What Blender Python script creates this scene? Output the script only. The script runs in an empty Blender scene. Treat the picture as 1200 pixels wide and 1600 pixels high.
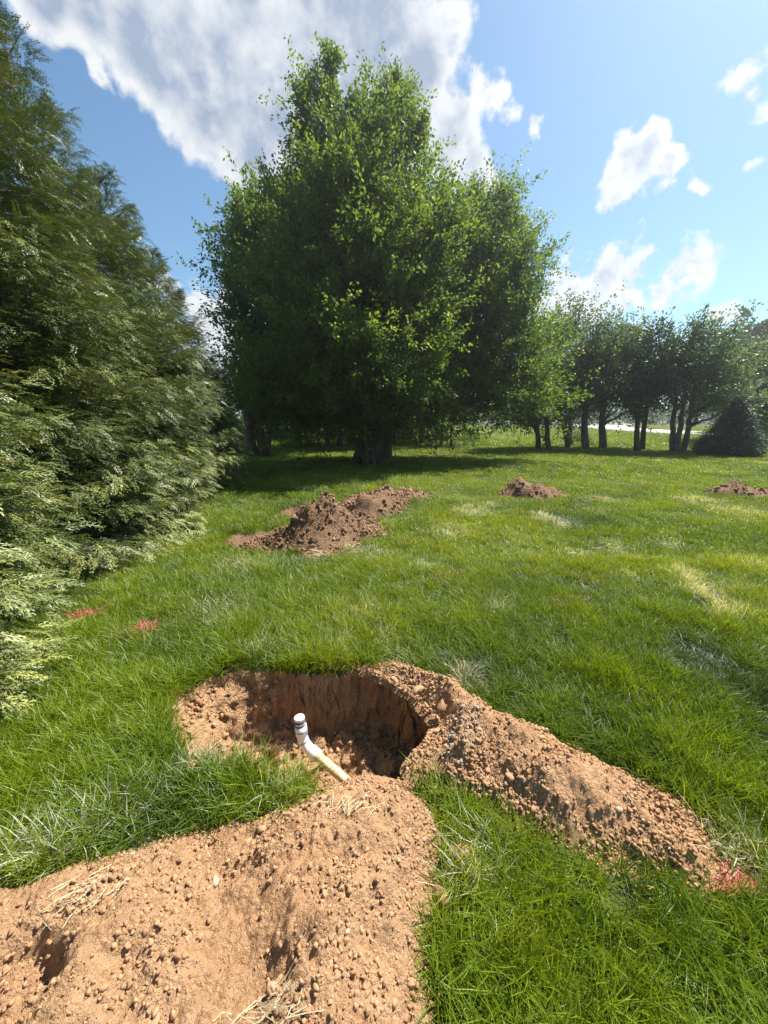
import bpy, math, random
import numpy as np
from mathutils import Vector

rng = np.random.default_rng(7)
random.seed(7)
scene = bpy.context.scene
col = scene.collection

# ------------------------------------------------------------------ camera
CAM_H = 1.6
FPX = 610.0
PITCH = math.radians(13.4)
cam_d = bpy.data.cameras.new('camera')
cam = bpy.data.objects.new('camera', cam_d)
col.objects.link(cam)
cam.location = (0, 0, CAM_H)
cam.rotation_euler = (math.radians(90) - PITCH, 0, 0)
cam_d.sensor_fit = 'VERTICAL'
cam_d.sensor_height = 24
cam_d.lens = 24 * FPX / 1600
cam_d.clip_start = 0.02
cam_d.clip_end = 3000
scene.camera = cam
scene.render.resolution_x, scene.render.resolution_y = 768, 1024
CP, SP = math.cos(PITCH), math.sin(PITCH)


def ray(px, py):
    """photo pixel -> world direction (unnormalised)"""
    r, u = px - 600.0, 800.0 - py
    return np.array([r, FPX * CP + u * SP, u * CP - FPX * SP])


def gp(px, py, z=0.0):
    d = ray(px, py)
    k = (z - CAM_H) / d[2]
    return np.array([d[0] * k, d[1] * k])


def at(px, py, Y):
    d = ray(px, py)
    k = Y / d[1]
    return np.array([d[0] * k, Y, CAM_H + d[2] * k])


# ------------------------------------------------------------------ sun, sky
SUN_AZ = math.radians(52)      # to the right of straight ahead
SUN_EL = math.radians(56)
sdir = Vector((math.sin(SUN_AZ) * math.cos(SUN_EL), math.cos(SUN_AZ) * math.cos(SUN_EL), math.sin(SUN_EL)))
sun_d = bpy.data.lights.new('sun', 'SUN')
sun_d.energy = 5.0
sun_d.angle = math.radians(0.5)
sun_d.color = (1.0, 0.95, 0.87)
sun = bpy.data.objects.new('sun', sun_d)
col.objects.link(sun)
sun.rotation_euler = sdir.to_track_quat('Z', 'Y').to_euler()

scene.view_settings.view_transform = 'Standard'
scene.view_settings.look = 'None'
scene.view_settings.exposure = 1.3
scene.view_settings.gamma = 1.0
scene.view_settings.use_curve_mapping = False
scene.cycles.max_bounces = 8
scene.cycles.diffuse_bounces = 3
scene.cycles.transmission_bounces = 5
scene.cycles.transparent_max_bounces = 4
scene.cycles.use_denoising = True
scene.cycles.denoiser = 'OPENIMAGEDENOISE'
scene.cycles.denoising_input_passes = 'RGB_ALBEDO_NORMAL'
scene.cycles.denoising_prefilter = 'NONE'

world = bpy.data.worlds.new('World')
scene.world = world
world.use_nodes = True
nt = world.node_tree
N = nt.nodes
L = nt.links
N.clear()


def wn(tp, **kw):
    n = N.new(tp)
    for k, v in kw.items():
        setattr(n, k, v)
    return n


def wmath(op, a, b=None, c=None, clamp=False):
    n = N.new('ShaderNodeMath')
    n.operation = op
    n.use_clamp = clamp
    for i, v in enumerate((a, b, c)):
        if v is None:
            continue
        if isinstance(v, (int, float)):
            n.inputs[i].default_value = v
        else:
            L.new(v, n.inputs[i])
    return n.outputs[0]


def build_world():
    out = wn('ShaderNodeOutputWorld')
    bg = wn('ShaderNodeBackground')
    bg.inputs['Strength'].default_value = 0.071
    sky = wn('ShaderNodeTexSky')
    sky.sky_type = 'NISHITA'
    sky.sun_disc = False
    sky.sun_elevation = SUN_EL
    sky.sun_rotation = SUN_AZ
    sky.air_density = 1.0
    sky.dust_density = 0.5
    sky.ozone_density = 1.6
    tc = wn('ShaderNodeTexCoord')
    d = tc.outputs['Generated']
    # ragged outline: warp the direction a little before measuring it against the cloud bodies
    wnz = wn('ShaderNodeTexNoise')
    wnz.inputs['Scale'].default_value = 7.0
    wnz.inputs['Detail'].default_value = 3.0
    L.new(d, wnz.inputs['Vector'])
    sub = wn('ShaderNodeVectorMath', operation='SUBTRACT')
    L.new(wnz.outputs['Color'], sub.inputs[0])
    sub.inputs[1].default_value = (0.5, 0.5, 0.5)
    sc = wn('ShaderNodeVectorMath', operation='SCALE')
    L.new(sub.outputs[0], sc.inputs[0])
    sc.inputs['Scale'].default_value = 0.10
    add = wn('ShaderNodeVectorMath', operation='ADD')
    L.new(d, add.inputs[0])
    L.new(sc.outputs[0], add.inputs[1])
    dw = add.outputs[0]
    # cloud bodies: (pixel x, pixel y, radius in pixels)
    big = [(60, -10, 70), (150, 20, 75), (240, 60, 110), (330, 110, 130), (420, 160, 150), (400, 250, 70),
           (330, 190, 90), (500, 60, 170), (600, 60, 130), (540, 190, 130), (640, 110, 90), (690, 240, 60),
           (735, 265, 45), (620, 230, 100), (360, -60, 160), (560, -90, 170), (200, -90, 120)]
    small = [(163, 130, 28), (765, 150, 46), (795, 165, 24), (840, 190, 26), (1180, 120, 42), (1215, 155, 50), (1230, 90, 50),
             (975, 245, 52), (1020, 240, 40), (962, 290, 34), (1005, 270, 40), (1050, 275, 32), (1100, 285, 24),
             (900, 440, 56), (950, 430, 62), (1000, 418, 46), (930, 470, 70), (990, 470, 60), (1065, 430, 55),
             (1030, 465, 60), (1095, 420, 36), (870, 480, 60), (1130, 490, 28),
             (310, 480, 48), (335, 505, 60), (300, 530, 50), (330, 570, 50), (265, 440, 30), (370, 540, 70), (1165, 265, 16)]

    def field(blobs, extra=()):
        res = None
        items = []
        for (px, py, r) in blobs:
            v = ray(px, py)
            n = np.linalg.norm(v)
            items.append((v / n, r / n))
        items += list(extra)
        for c, rad in items:
            dist = wn('ShaderNodeVectorMath', operation='DISTANCE')
            L.new(dw, dist.inputs[0])
            dist.inputs[1].default_value = tuple(c)
            f = wmath('MULTIPLY_ADD', dist.outputs['Value'], -1.0 / rad, 1.0)
            res = f if res is None else wmath('SMOOTH_MAX', res, f, 0.25)
        return res
    # the same fair-weather cumulus goes on all round, outside the frame
    extra = []
    r2 = random.Random(5)
    for i in range(14):
        az = math.radians(70 + i * 17 + r2.uniform(-6, 6))
        el = math.radians(r2.uniform(12, 50))
        c = np.array([math.sin(az) * math.cos(el), math.cos(az) * math.cos(el), math.sin(el)])
        rad = r2.uniform(.10, .2)
        extra.append((c, rad))
        c2 = c + np.array([r2.uniform(-.12, .12), r2.uniform(-.12, .12), r2.uniform(-.02, .06)])
        extra.append((c2 / np.linalg.norm(c2), rad * .7))
    fb = field(big)
    fs = field(small, extra)
    offs = wn('ShaderNodeVectorMath', operation='ADD')
    L.new(d, offs.inputs[0])
    offs.inputs[1].default_value = tuple(0.028 * v for v in sdir)

    def nz(vec, scale, detail, rough, dist=0.0):
        n = wn('ShaderNodeTexNoise')
        n.inputs['Scale'].default_value = scale
        n.inputs['Detail'].default_value = detail
        n.inputs['Roughness'].default_value = rough
        n.inputs['Distortion'].default_value = dist
        L.new(vec, n.inputs['Vector'])
        return wmath('SUBTRACT', n.outputs['Fac'], 0.5)

    def sstep(v, a, b):
        n = wn('ShaderNodeMapRange')
        n.interpolation_type = 'SMOOTHSTEP'
        L.new(v, n.inputs['Value'])
        n.inputs['From Min'].default_value = a
        n.inputs['From Max'].default_value = b
        return n.outputs['Result']
    na = nz(d, 8.0, 8.0, 0.55, 0.2)
    nb = nz(d, 27.0, 9.0, 0.56)
    nbo = nz(offs.outputs[0], 27.0, 9.0, 0.56)
    nao = nz(offs.outputs[0], 8.0, 8.0, 0.55, 0.2)
    fB = wmath('ADD', wmath('MULTIPLY_ADD', na, 1.2, fb), wmath('MULTIPLY', nb, 0.7))
    fS = wmath('ADD', wmath('MULTIPLY_ADD', na, 1.5, fs), wmath('MULTIPLY', nb, 1.7))
    aB = sstep(fB, 0.08, 0.36)
    aS = sstep(fS, 0.22, 0.62)
    # sunlit side of every billow: how much the density falls off toward the sun
    lit = wmath('ADD', wmath('MULTIPLY', wmath('SUBTRACT', nb, nbo), 2.6), wmath('MULTIPLY', wmath('SUBTRACT', na, nao), 1.6))
    sB = sstep(fB, 0.30, 0.85)
    sS = sstep(fS, 0.55, 1.25)
    n3 = nz(d, 4.5, 6.0, 0.55, 0.7)
    st = sstep(n3, -0.12, 0.16)
    shB = wmath('SUBTRACT', wmath('MULTIPLY', sB, wmath('MULTIPLY_ADD', st, -0.42, 1.08)), wmath('MULTIPLY', lit, 0.55), clamp=True)
    shS = wmath('SUBTRACT', wmath('MULTIPLY', sS, 0.75), wmath('MULTIPLY', lit, 1.0), clamp=True)
    ramp = wn('ShaderNodeMixRGB')
    ramp.inputs['Color1'].default_value = (5.4, 5.5, 5.6, 1)
    ramp.inputs['Color2'].default_value = (2.25, 2.75, 3.6, 1)
    L.new(shB, ramp.inputs['Fac'])
    ramp2 = wn('ShaderNodeMixRGB')
    ramp2.inputs['Color1'].default_value = (5.5, 5.6, 5.65, 1)
    ramp2.inputs['Color2'].default_value = (3.0, 3.6, 4.35, 1)
    L.new(shS, ramp2.inputs['Fac'])
    m1 = wn('ShaderNodeMixRGB')
    hue = wn('ShaderNodeMixRGB', blend_type='MULTIPLY')
    hue.inputs['Fac'].default_value = 1.0
    hue.inputs['Color2'].default_value = (.76, .94, .96, 1)
    L.new(sky.outputs['Color'], hue.inputs['Color1'])
    L.new(hue.outputs['Color'], m1.inputs['Color1'])
    L.new(ramp2.outputs['Color'], m1.inputs['Color2'])
    L.new(wmath('MULTIPLY', aS, 0.95), m1.inputs['Fac'])
    m2 = wn('ShaderNodeMixRGB')
    L.new(m1.outputs['Color'], m2.inputs['Color1'])
    L.new(ramp.outputs['Color'], m2.inputs['Color2'])
    L.new(wmath('MULTIPLY', aB, 0.96), m2.inputs['Fac'])
    L.new(m2.outputs['Color'], bg.inputs['Color'])
    L.new(bg.outputs[0], out.inputs['Surface'])


build_world()
world.cycles.sampling_method = 'MANUAL'
world.cycles.sample_map_resolution = 1024

# ------------------------------------------------------------------ numpy noise
_perm = np.random.default_rng(11).permutation(256)
_perm = np.concatenate([_perm, _perm, _perm])
_g3 = np.random.default_rng(12).normal(size=(256, 3))
_g3 /= np.linalg.norm(_g3, axis=1)[:, None]


def perlin(x, y, z=0.0):
    x, y, z = np.broadcast_arrays(np.asarray(x, float), np.asarray(y, float), np.asarray(z, float))
    xi, yi, zi = np.floor(x).astype(int), np.floor(y).astype(int), np.floor(z).astype(int)
    xf, yf, zf = x - xi, y - yi, z - zi
    u, v, w = (t * t * t * (t * (t * 6 - 15) + 10) for t in (xf, yf, zf))
    xi, yi, zi = xi & 255, yi & 255, zi & 255

    def g(i, j, k):
        h = _perm[_perm[_perm[xi + i] + yi + j] + zi + k]
        gr = _g3[h]
        return gr[..., 0] * (xf - i) + gr[..., 1] * (yf - j) + gr[..., 2] * (zf - k)
    a = g(0, 0, 0) * (1 - u) + g(1, 0, 0) * u
    b = g(0, 1, 0) * (1 - u) + g(1, 1, 0) * u
    c = g(0, 0, 1) * (1 - u) + g(1, 0, 1) * u
    e = g(0, 1, 1) * (1 - u) + g(1, 1, 1) * u
    return (a * (1 - v) + b * v) * (1 - w) + (c * (1 - v) + e * v) * w


def fbm(x, y, z=0.0, octv=4, gain=.5):
    s, a, f = 0, 1, 1
    for i in range(octv):
        s = s + a * perlin(np.asarray(x) * f + 17.3 * i, np.asarray(y) * f - 9.1 * i, np.asarray(z) * f + 4.7 * i)
        a *= gain
        f *= 2.03
    return s


def sst(x, a, b):
    t = np.clip((np.asarray(x, float) - a) / (b - a), 0, 1)
    return t * t * (3 - 2 * t)


def sdf(poly, x, y):
    """signed distance, positive inside"""
    P = np.asarray(poly, float)
    x = np.asarray(x, float)
    y = np.asarray(y, float)
    d = np.full(x.shape, 1e9)
    ins = np.zeros(x.shape, bool)
    n = len(P)
    for i in range(n):
        ax, ay = P[i]
        bx, by = P[(i + 1) % n]
        ex, ey = bx - ax, by - ay
        t = np.clip(((x - ax) * ex + (y - ay) * ey) / (ex * ex + ey * ey + 1e-12), 0, 1)
        d = np.minimum(d, np.hypot(x - ax - t * ex, y - ay - t * ey))
        c = ((ay > y) != (by > y))
        xx = ax + (y - ay) / (by - ay + 1e-12) * ex
        ins ^= c & (x < xx)
    return np.where(ins, d, -d)


# ------------------------------------------------------------------ materials
def new_mat(name):
    m = bpy.data.materials.new(name)
    m.use_nodes = True
    m.node_tree.nodes.clear()
    return m


class NB:
    def __init__(s, name):
        s.m = new_mat(name)
        s.n = s.m.node_tree.nodes
        s.l = s.m.node_tree.links
        s.out = s.n.new('ShaderNodeOutputMaterial')

    def node(s, tp, ins=None, **kw):
        n = s.n.new(tp)
        for k, v in kw.items():
            setattr(n, k, v)
        for k, v in (ins or {}).items():
            if hasattr(v, 'is_output') or isinstance(v, bpy.types.NodeSocket):
                s.l.new(v, n.inputs[k])
            else:
                n.inputs[k].default_value = v
        return n

    def noise(s, vec, scale, detail=4, rough=.55):
        n = s.node('ShaderNodeTexNoise', {'Scale': scale, 'Detail': detail, 'Roughness': rough})
        s.l.new(vec, n.inputs['Vector'])
        return n.outputs['Fac']

    def ramp(s, fac, stops):
        n = s.n.new('ShaderNodeValToRGB')
        e = n.color_ramp.elements
        e[0].position, e[0].color = stops[0][0], (*stops[0][1], 1)
        e[1].position, e[1].color = stops[-1][0], (*stops[-1][1], 1)
        for p, c in stops[1:-1]:
            k = e.new(p)
            k.color = (*c, 1)
        s.l.new(fac, n.inputs['Fac'])
        return n.outputs['Color']

    def mix(s, fac, a, b, mode='MIX'):
        n = s.node('ShaderNodeMixRGB', blend_type=mode)
        for k, v in (('Fac', fac), ('Color1', a), ('Color2', b)):
            if isinstance(v, bpy.types.NodeSocket):
                s.l.new(v, n.inputs[k])
            elif k == 'Fac':
                n.inputs[k].default_value = v
            else:
                n.inputs[k].default_value = (*v, 1)
        return n.outputs['Color']

    def surf(s, sh):
        s.l.new(sh, s.out.inputs['Surface'])
        return s.m


def leaf_mat(name, stops, trans=.4, rough=.5, spec=.25, attr='tint', inst=False, tmul=(1.25, 1.25, .6), dry=None):
    b = NB(name)
    a = b.node('ShaderNodeAttribute', attribute_name=attr, attribute_type='INSTANCER' if inst else 'GEOMETRY')
    c = b.ramp(a.outputs['Fac'], stops)
    if dry:
        a2 = b.node('ShaderNodeAttribute', attribute_name='dry', attribute_type='INSTANCER')
        a3 = b.node('ShaderNodeAttribute', attribute_name='bl', attribute_type='GEOMETRY')
        f = b.node('ShaderNodeMath', {0: a2.outputs['Fac'], 1: a3.outputs['Fac']}, operation='SUBTRACT')
        f2 = b.node('ShaderNodeMath', {0: f.outputs[0], 1: 5.0}, operation='MULTIPLY', use_clamp=True)
        c = b.mix(f2.outputs[0], c, dry)
    p = b.node('ShaderNodeBsdfPrincipled', {'Base Color': c, 'Roughness': rough, 'Specular IOR Level': spec})
    tcol = b.mix(1.0, c, tmul, 'MULTIPLY')
    t = b.node('ShaderNodeBsdfTranslucent', {'Color': tcol})
    mx = b.node('ShaderNodeMixShader', {0: trans, 1: p.outputs[0], 2: t.outputs[0]})
    return b.surf(mx.outputs[0])


def soil_mat(name, light, dark, red, far=False):
    b = NB(name)
    g = b.node('ShaderNodeNewGeometry')
    p = g.outputs['Position']
    n1 = b.noise(p, 3.0, 4)
    n2 = b.noise(p, 22.0, 6, .65)
    n3 = b.noise(p, 120.0, 5, .7)
    n4 = b.noise(p, 400.0, 3, .7)
    c = b.mix(b.ramp(n1, [(.35, (0, 0, 0)), (.65, (1, 1, 1))]), light, red)
    c = b.mix(b.ramp(n2, [(.42, (0, 0, 0)), (.62, (1, 1, 1))]), c, dark)
    hi = tuple(min(1, v * 1.35) for v in light)
    c = b.mix(b.ramp(n3, [(.5, (0, 0, 0)), (.75, (.8, .8, .8))]), c, hi)
    vz = b.node('ShaderNodeTexVoronoi', {'Scale': 75.0 if not far else 30.0, 'Randomness': 1.0})
    b.l.new(p, vz.inputs['Vector'])
    vz2 = b.node('ShaderNodeTexVoronoi', {'Scale': 190.0 if not far else 70.0})
    b.l.new(p, vz2.inputs['Vector'])
    v1 = b.node('ShaderNodeMath', {0: vz.outputs['Distance'], 1: -1.3, 2: n3}, operation='MULTIPLY_ADD')
    v2 = b.node('ShaderNodeMath', {0: vz2.outputs['Distance'], 1: -.6, 2: v1.outputs[0]}, operation='MULTIPLY_ADD')
    h = b.node('ShaderNodeMath', {0: v2.outputs[0], 1: n4}, operation='ADD')
    h2 = b.node('ShaderNodeMath', {0: n2, 1: 2.0, 2: h.outputs[0]}, operation='MULTIPLY_ADD')
    bp = b.node('ShaderNodeBump', {'Strength': .85, 'Distance': .011 if not far else .03, 'Height': h2.outputs[0]})
    s = b.node('ShaderNodeBsdfPrincipled', {'Base Color': c, 'Roughness': .95, 'Specular IOR Level': .1, 'Normal': bp.outputs[0]})
    return b.surf(s.outputs[0])


def clod_mat(name, stops):
    b = NB(name)
    oi = b.node('ShaderNodeObjectInfo')
    g = b.node('ShaderNodeNewGeometry')
    c = b.ramp(oi.outputs['Random'], stops)
    n = b.noise(g.outputs['Position'], 90, 5, .65)
    c = b.mix(b.ramp(n, [(.35, (.6, .6, .6)), (.65, (1.1, 1.1, 1.1))]), (1, 1, 1), c, 'MULTIPLY') if False else b.mix(.8, c, b.ramp(n, [(.3, (.62, .6, .58)), (.7, (1, 1, 1))]), 'MULTIPLY')
    bp = b.node('ShaderNodeBump', {'Strength': .6, 'Distance': .004, 'Height': n})
    s = b.node('ShaderNodeBsdfPrincipled', {'Base Color': c, 'Roughness': .95, 'Specular IOR Level': .1, 'Normal': bp.outputs[0]})
    return b.surf(s.outputs[0])


def bark_mat(name, c1, c2, scale=9):
    b = NB(name)
    tc = b.node('ShaderNodeTexCoord')
    mp = b.node('ShaderNodeMapping', {'Scale': (1, 1, .22)})
    b.l.new(tc.outputs['Object'], mp.inputs['Vector'])
    n = b.noise(mp.outputs[0], scale, 8, .7)
    n2 = b.noise(tc.outputs['Object'], 1.2, 3)
    c = b.ramp(n, [(.35, c1), (.68, c2)])
    c = b.mix(b.ramp(n2, [(.45, (0, 0, 0)), (.75, (.5, .5, .5))]), c, (.09, .10, .05))
    bp = b.node('ShaderNodeBump', {'Strength': 1.0, 'Distance': .05, 'Height': n})
    s = b.node('ShaderNodeBsdfPrincipled', {'Base Color': c, 'Roughness': .9, 'Specular IOR Level': .15, 'Normal': bp.outputs[0]})
    return b.surf(s.outputs[0])


def plain(name, c, rough=.6, spec=.4, n_scale=0, n_amt=0.3, c2=None):
    b = NB(name)
    tc = b.node('ShaderNodeTexCoord')
    if n_scale:
        n = b.noise(tc.outputs['Object'], n_scale, 5, .65)
        cc = b.ramp(n, [(.38, c2), (.62, c)])
    else:
        cc = (*c, 1)
    s = b.node('ShaderNodeBsdfPrincipled', {'Base Color': cc, 'Roughness': rough, 'Specular IOR Level': spec})
    return b.surf(s.outputs[0])


M = {}
M['soil'] = soil_mat('soil', (.49, .305, .168), (.35, .20, .105), (.44, .255, .135))
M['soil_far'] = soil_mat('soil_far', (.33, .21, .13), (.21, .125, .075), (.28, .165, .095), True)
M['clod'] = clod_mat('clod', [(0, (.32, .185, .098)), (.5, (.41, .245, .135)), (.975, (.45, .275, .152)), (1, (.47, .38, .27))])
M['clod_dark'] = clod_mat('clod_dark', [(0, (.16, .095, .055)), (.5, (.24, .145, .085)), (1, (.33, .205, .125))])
M['stone'] = clod_mat('stone', [(0, (.24, .18, .13)), (.5, (.37, .29, .21)), (1, (.48, .41, .32))])
G_STOPS = [(0, (.034, .064, .004)), (.3, (.082, .138, .006)), (.65, (.15, .22, .008)), (1, (.23, .285, .018))]
M['blade'] = leaf_mat('blade', G_STOPS, trans=.42, rough=.42, spec=.38, inst=True, dry=(.66, .64, .53), tmul=(1.3, 1.2, .4))
M['leaf_main'] = leaf_mat('leaf_main', [(0, (.040, .078, .018)), (.5, (.092, .148, .028)), (1, (.175, .225, .04))], trans=.6)
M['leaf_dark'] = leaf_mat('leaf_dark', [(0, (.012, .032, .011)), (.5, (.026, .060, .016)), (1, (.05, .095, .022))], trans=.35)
M['leaf_grey'] = leaf_mat('leaf_grey', [(0, (.060, .094, .046)), (.5, (.10, .145, .068)), (1, (.15, .20, .09))], trans=.45, rough=.4)
M['needle'] = leaf_mat('needle', [(0, (.018, .036, .026)), (.5, (.034, .062, .042)), (1, (.06, .095, .062))], trans=.12)
M['thuja'] = leaf_mat('thuja', [(0, (.028, .045, .012)), (.4, (.083, .122, .034)), (.75, (.19, .22, .065)), (1, (.32, .335, .085))],
                      trans=.1, rough=.45, spec=.4, inst=True, tmul=(1.2, 1.1, .45))
M['bark'] = bark_mat('bark', (.028, .022, .017), (.105, .085, .066))
M['bark_light'] = bark_mat('bark_light', (.05, .04, .032), (.17, .14, .11))
M['pvc'] = plain('pvc', (.82, .82, .80), .35, .45)
M['pvc_stained'] = plain('pvc_stained', (.66, .60, .36), .6, .3, 40, .3, (.42, .33, .17))
M['rubber'] = plain('rubber', (.10, .10, .10), .6, .3)
M['purple'] = plain('primer_line', (.06, .05, .07), .6, .3)
M['paint_pink'] = plain('paint_pink', (.88, .19, .27), .6, .3, 60, .3, (.74, .11, .17))
M['paint_orange'] = plain('paint_orange', (.66, .22, .09), .7, .3, 60, .3, (.36, .24, .06))
M['straw'] = plain('straw', (.52, .43, .27), .75, .25, 80, .3, (.34, .27, .15))
M['root'] = plain('root', (.16, .10, .06), .8, .2)


def concrete():
    b = NB('road_concrete')
    g = b.node('ShaderNodeNewGeometry')
    n = b.noise(g.outputs['Position'], .7, 5)
    n2 = b.noise(g.outputs['Position'], 14, 5, .7)
    c = b.ramp(n, [(.3, (.36, .34, .31)), (.7, (.46, .44, .40))])
    c = b.mix(.4, c, b.ramp(n2, [(.3, (.7, .7, .7)), (.7, (1, 1, 1))]), 'MULTIPLY')
    s = b.node('ShaderNodeBsdfPrincipled', {'Base Color': c, 'Roughness': .85, 'Specular IOR Level': .2})
    return b.surf(s.outputs[0])


def turf():
    b = NB('turf')
    g = b.node('ShaderNodeNewGeometry')
    p = g.outputs['Position']
    n0 = b.noise(p, .22, 4)
    n1 = b.noise(p, 2.2, 5)
    n2 = b.noise(p, 40, 5, .7)
    c = b.ramp(n1, [(.3, (.040, .066, .010)), (.7, (.075, .115, .016))])
    c = b.mix(b.ramp(n0, [(.45, (0, 0, 0)), (.7, (.5, .5, .5))]), c, (.13, .14, .035))
    c = b.mix(b.ramp(n2, [(.40, (0, 0, 0)), (.62, (.85, .85, .85))]), c, (.055, .042, .02))
    bp = b.node('ShaderNodeBump', {'Strength': .6, 'Distance': .03, 'Height': n2})
    s = b.node('ShaderNodeBsdfPrincipled', {'Base Color': c, 'Roughness': .9, 'Specular IOR Level': .15, 'Normal': bp.outputs[0]})
    return b.surf(s.outputs[0])


M['road'] = concrete()
M['turf'] = turf()


# ------------------------------------------------------------------ mesh helpers
def mesh_obj(name, V, F, mat, parent=None, attrs=None, smooth=False, link=True):
    """V (n,3) array, F (m,k) array of equal-size faces or list of arrays"""
    me = bpy.data.meshes.new(name)
    V = np.asarray(V, np.float32)
    if not isinstance(F, list):
        F = [F]
    F = [np.asarray(f, np.int32) for f in F if len(f)]
    nl = sum(f.size for f in F)
    npoly = sum(len(f) for f in F)
    me.vertices.add(len(V))
    me.vertices.foreach_set('co', V.ravel())
    me.loops.add(nl)
    me.loops.foreach_set('vertex_index', np.concatenate([f.ravel() for f in F]))
    me.polygons.add(npoly)
    sizes = np.concatenate([np.full(len(f), f.shape[1], np.int32) for f in F])
    starts = np.concatenate([[0], np.cumsum(sizes)[:-1]]).astype(np.int32)
    me.polygons.foreach_set('loop_start', starts)
    me.polygons.foreach_set('loop_total', sizes)
    if smooth:
        me.polygons.foreach_set('use_smooth', np.ones(npoly, bool))
    for k, v in (attrs or {}).items():
        a = me.attributes.new(k, 'FLOAT', 'POINT')
        a.data.foreach_set('value', np.asarray(v, np.float32))
    me.update(calc_edges=True)
    me.validate()
    if mat is not None:
        me.materials.append(mat)
    o = bpy.data.objects.new(name, me)
    if link:
        col.objects.link(o)
    o.parent = parent
    return o


def empty(name, loc):
    o = bpy.data.objects.new(name, None)
    o.empty_display_size = .2
    o.location = loc
    col.objects.link(o)
    return o


def tag(o, label=None, cat=None, group=None, kind=None):
    for k, v in (('label', label), ('category', cat), ('group', group), ('kind', kind)):
        if v:
            o[k] = v
    return o


class Tubes:
    def __init__(s):
        s.V, s.F, s.n = [], [], 0

    def add(s, pts, rad, k=7, cap=True):
        P = np.asarray(pts, float)
        n = len(P)
        R = np.broadcast_to(np.asarray(rad, float), (n,))
        T = np.gradient(P, axis=0)
        T /= np.linalg.norm(T, axis=1)[:, None] + 1e-9
        up = np.array([0, 0, 1.0]) if abs(T[0][2]) < .9 else np.array([1.0, 0, 0])
        a = np.cross(T[0], up)
        a /= np.linalg.norm(a)
        ang = np.linspace(0, 2 * math.pi, k, endpoint=False)
        for i in range(n):
            a = a - T[i] * a.dot(T[i])
            a /= np.linalg.norm(a) + 1e-9
            b = np.cross(T[i], a)
            s.V.append(P[i] + R[i] * (np.cos(ang)[:, None] * a + np.sin(ang)[:, None] * b))
        i, j = np.meshgrid(np.arange(n - 1), np.arange(k), indexing='ij')
        j2 = (j + 1) % k
        f = np.stack([i * k + j, i * k + j2, (i + 1) * k + j2, (i + 1) * k + j], -1).reshape(-1, 4) + s.n
        s.F.append(f)
        s.n += n * k
        if cap:
            for e, rev in ((0, True), (n - 1, False)):
                s.V.append(P[e][None])
                ring = s.n - n * k + e * k if e == 0 else None
                base = (s.n - n * k) if e == 0 else None
                idx0 = s._start + 0 if False else None
            # caps as quads collapsed on the centre vertices
            c0, c1 = s.n, s.n + 1
            r0 = s.n - n * k
            r1 = s.n - k
            jj = np.arange(0, k)
            q0 = np.stack([np.full(k, c0), r0 + (jj + 1) % k, r0 + jj], -1)
            q1 = np.stack([np.full(k, c1), r1 + jj, r1 + (jj + 1) % k], -1)
            s.T = getattr(s, 'T', [])
            s.T += [q0, q1]
            s.n += 2
        return s

    def build(s, name, mat, parent=None, smooth=True, link=True, off=(0, 0, 0)):
        F = [np.concatenate(s.F)]
        if getattr(s, 'T', None):
            F.append(np.concatenate(s.T))
        return mesh_obj(name, np.concatenate(s.V) - np.asarray(off), F, mat, parent, smooth=smooth, link=link)


# geometry-node scatter: points carry rotation, scale, prototype index and tint
def proto_collection(name, objs):
    c = bpy.data.collections.new(name)
    for o in objs:
        c.objects.link(o)
    return c


_ng = {}


def scatter_group(coll):
    if coll.name in _ng:
        return _ng[coll.name]
    g = bpy.data.node_groups.new('scatter_' + coll.name, 'GeometryNodeTree')
    g.interface.new_socket('Geometry', in_out='INPUT', socket_type='NodeSocketGeometry')
    g.interface.new_socket('Geometry', in_out='OUTPUT', socket_type='NodeSocketGeometry')
    gi, go = g.nodes.new('NodeGroupInput'), g.nodes.new('NodeGroupOutput')
    inst = g.nodes.new('GeometryNodeInstanceOnPoints')
    ci = g.nodes.new('GeometryNodeCollectionInfo')
    ci.inputs['Collection'].default_value = coll
    ci.inputs['Separate Children'].default_value = True
    ci.inputs['Reset Children'].default_value = True

    def na(nm, tp):
        n = g.nodes.new('GeometryNodeInputNamedAttribute')
        n.data_type = tp
        n.inputs['Name'].default_value = nm
        return n.outputs['Attribute']
    e2r = g.nodes.new('FunctionNodeEulerToRotation')
    k = g.links.new
    k(gi.outputs[0], inst.inputs['Points'])
    k(ci.outputs[0], inst.inputs['Instance'])
    inst.inputs['Pick Instance'].default_value = True
    k(na('idx', 'INT'), inst.inputs['Instance Index'])
    k(na('rot', 'FLOAT_VECTOR'), e2r.inputs[0])
    k(e2r.outputs[0], inst.inputs['Rotation'])
    k(na('scl', 'FLOAT_VECTOR'), inst.inputs['Scale'])
    k(inst.outputs[0], go.inputs[0])
    _ng[coll.name] = g
    return g


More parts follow.
